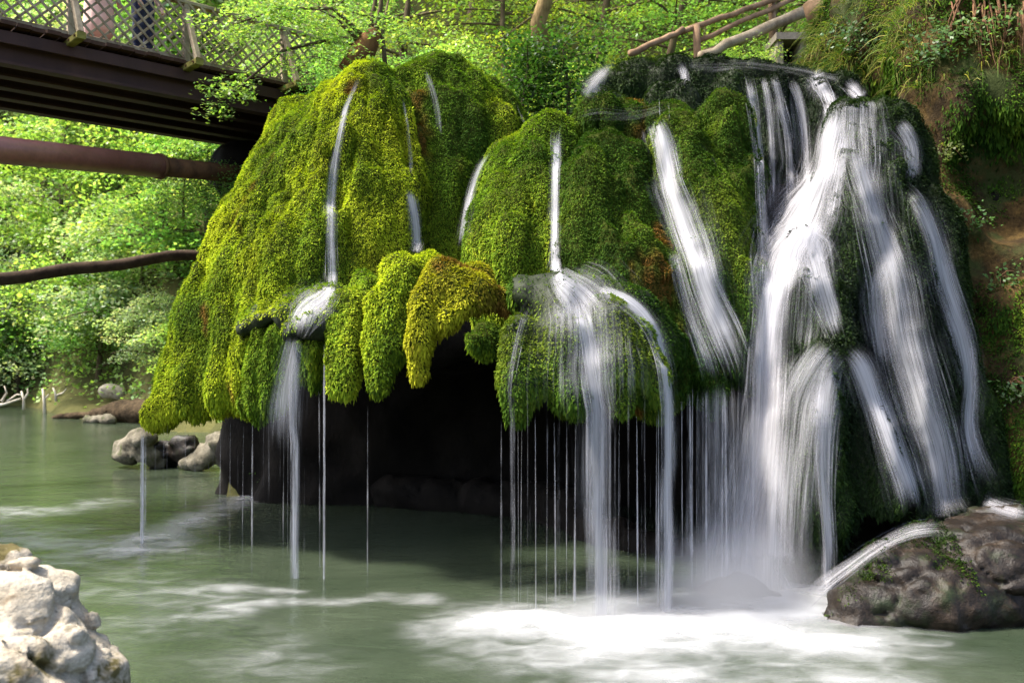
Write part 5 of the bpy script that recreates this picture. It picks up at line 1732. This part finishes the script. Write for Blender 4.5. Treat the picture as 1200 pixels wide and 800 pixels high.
def leafy(name, label, px, py, D, r, n, base, leaf=.06, flat=.6):
    d = hit_depth(px, py) or D
    c = W(px, py, d - .05)
    q = RNG.normal(0, .5, (n, 3)) * np.array([r, r * .5, r * flat])
    nst = 7
    st = []
    for k in range(nst):
        e = c + RNG.normal(0, .45, 3) * np.array([r, r * .4, r * flat]) + np.array([0, -.06, 0])
        b = c + np.array([0, .12, .04])
        st.append(tube_mesh([b, (b + e) / 2 + np.array([0, -.03, .05]), e], [.008, .006, .003], 5))
    v, f = join_parts(st)
    root = thing(name, label, 'plant', group='plants growing on the right bank')
    mesh_obj('stem', v, f, M['root_fibre'], root)
    V, Q, C = leaves_mesh(c + q + np.array([0, -.06, 0]), np.array([-.2, -.7, .7]) + RNG.normal(0, .4, (n, 3)), leaf * RNG.uniform(.6, 1.4, n), tints(n, base))
    mesh_obj('foliage', V, Q, M['leaf'], root, smooth=False, attrs={'tint': ('FLOAT_COLOR', C)})
leafy('bank_plant', 'leafy creeper hanging from the top of the ochre bank', 1095, 62, 11.5, .42, 260, (0.08, 0.17, 0.04))
leafy('bank_plant', 'bright leafy plant under the hanging roots', 1125, 40, 11.5, .40, 240, (0.12, 0.22, 0.045))
leafy('bank_plant', 'fern tuft on the grassy slope near the cut log', 1010, 40, 13, .45, 300, (0.08, 0.17, 0.04))
leafy('bank_plant', 'yellow-green tuft hanging on the ochre face', 1112, 175, 11.2, .22, 130, (0.13, 0.17, 0.03), .04)
leafy('bank_plant', 'small plant beside the dark upper hollow', 1130, 258, 11, .30, 90, (0.08, 0.17, 0.04), .05)
leafy('bank_plant', 'scattered leaves on the low mossy part of the bank', 1175, 330, 10.8, .35, 110, (0.08, 0.17, 0.04), .05)
leafy('bank_plant', 'fresh green plant in the right corner of the bank top', 1180, 30, 11.2, .45, 220, (0.12, 0.22, 0.045), .06)
leafy('bank_plant', 'tiny pale plant low on the bank above the boulder', 1185, 455, 10.4, .25, 70, (0.10, 0.17, 0.06), .045)
for i in range(26):
    px = 1120 + i * 3.4 + RNG.uniform(-6, 6); y0 = 2 + RNG.uniform(-12, 14)
    d0 = hit_depth(px, y0) or 11.3
    L = RNG.uniform(30, 75); sx = RNG.uniform(-22, 14)
    P = [W(px, y0, d0 - .03)]
    for t in (.25, .5, .75, 1.0):
        q = (px + sx * t + RNG.uniform(-4, 4), y0 + L * t)
        dd = hit_depth(*q) or d0
        P.append(W(*q, min(dd, d0) - .05 - .05 * RNG.random()))
    o = tube_obj('hanging_root', P, np.linspace(.014, .004, 5), M['root_fibre'], None, 6, .1)
    tag(o, 'thin brown root hanging from the top of the right bank', 'root', 'roots hanging from the right bank')
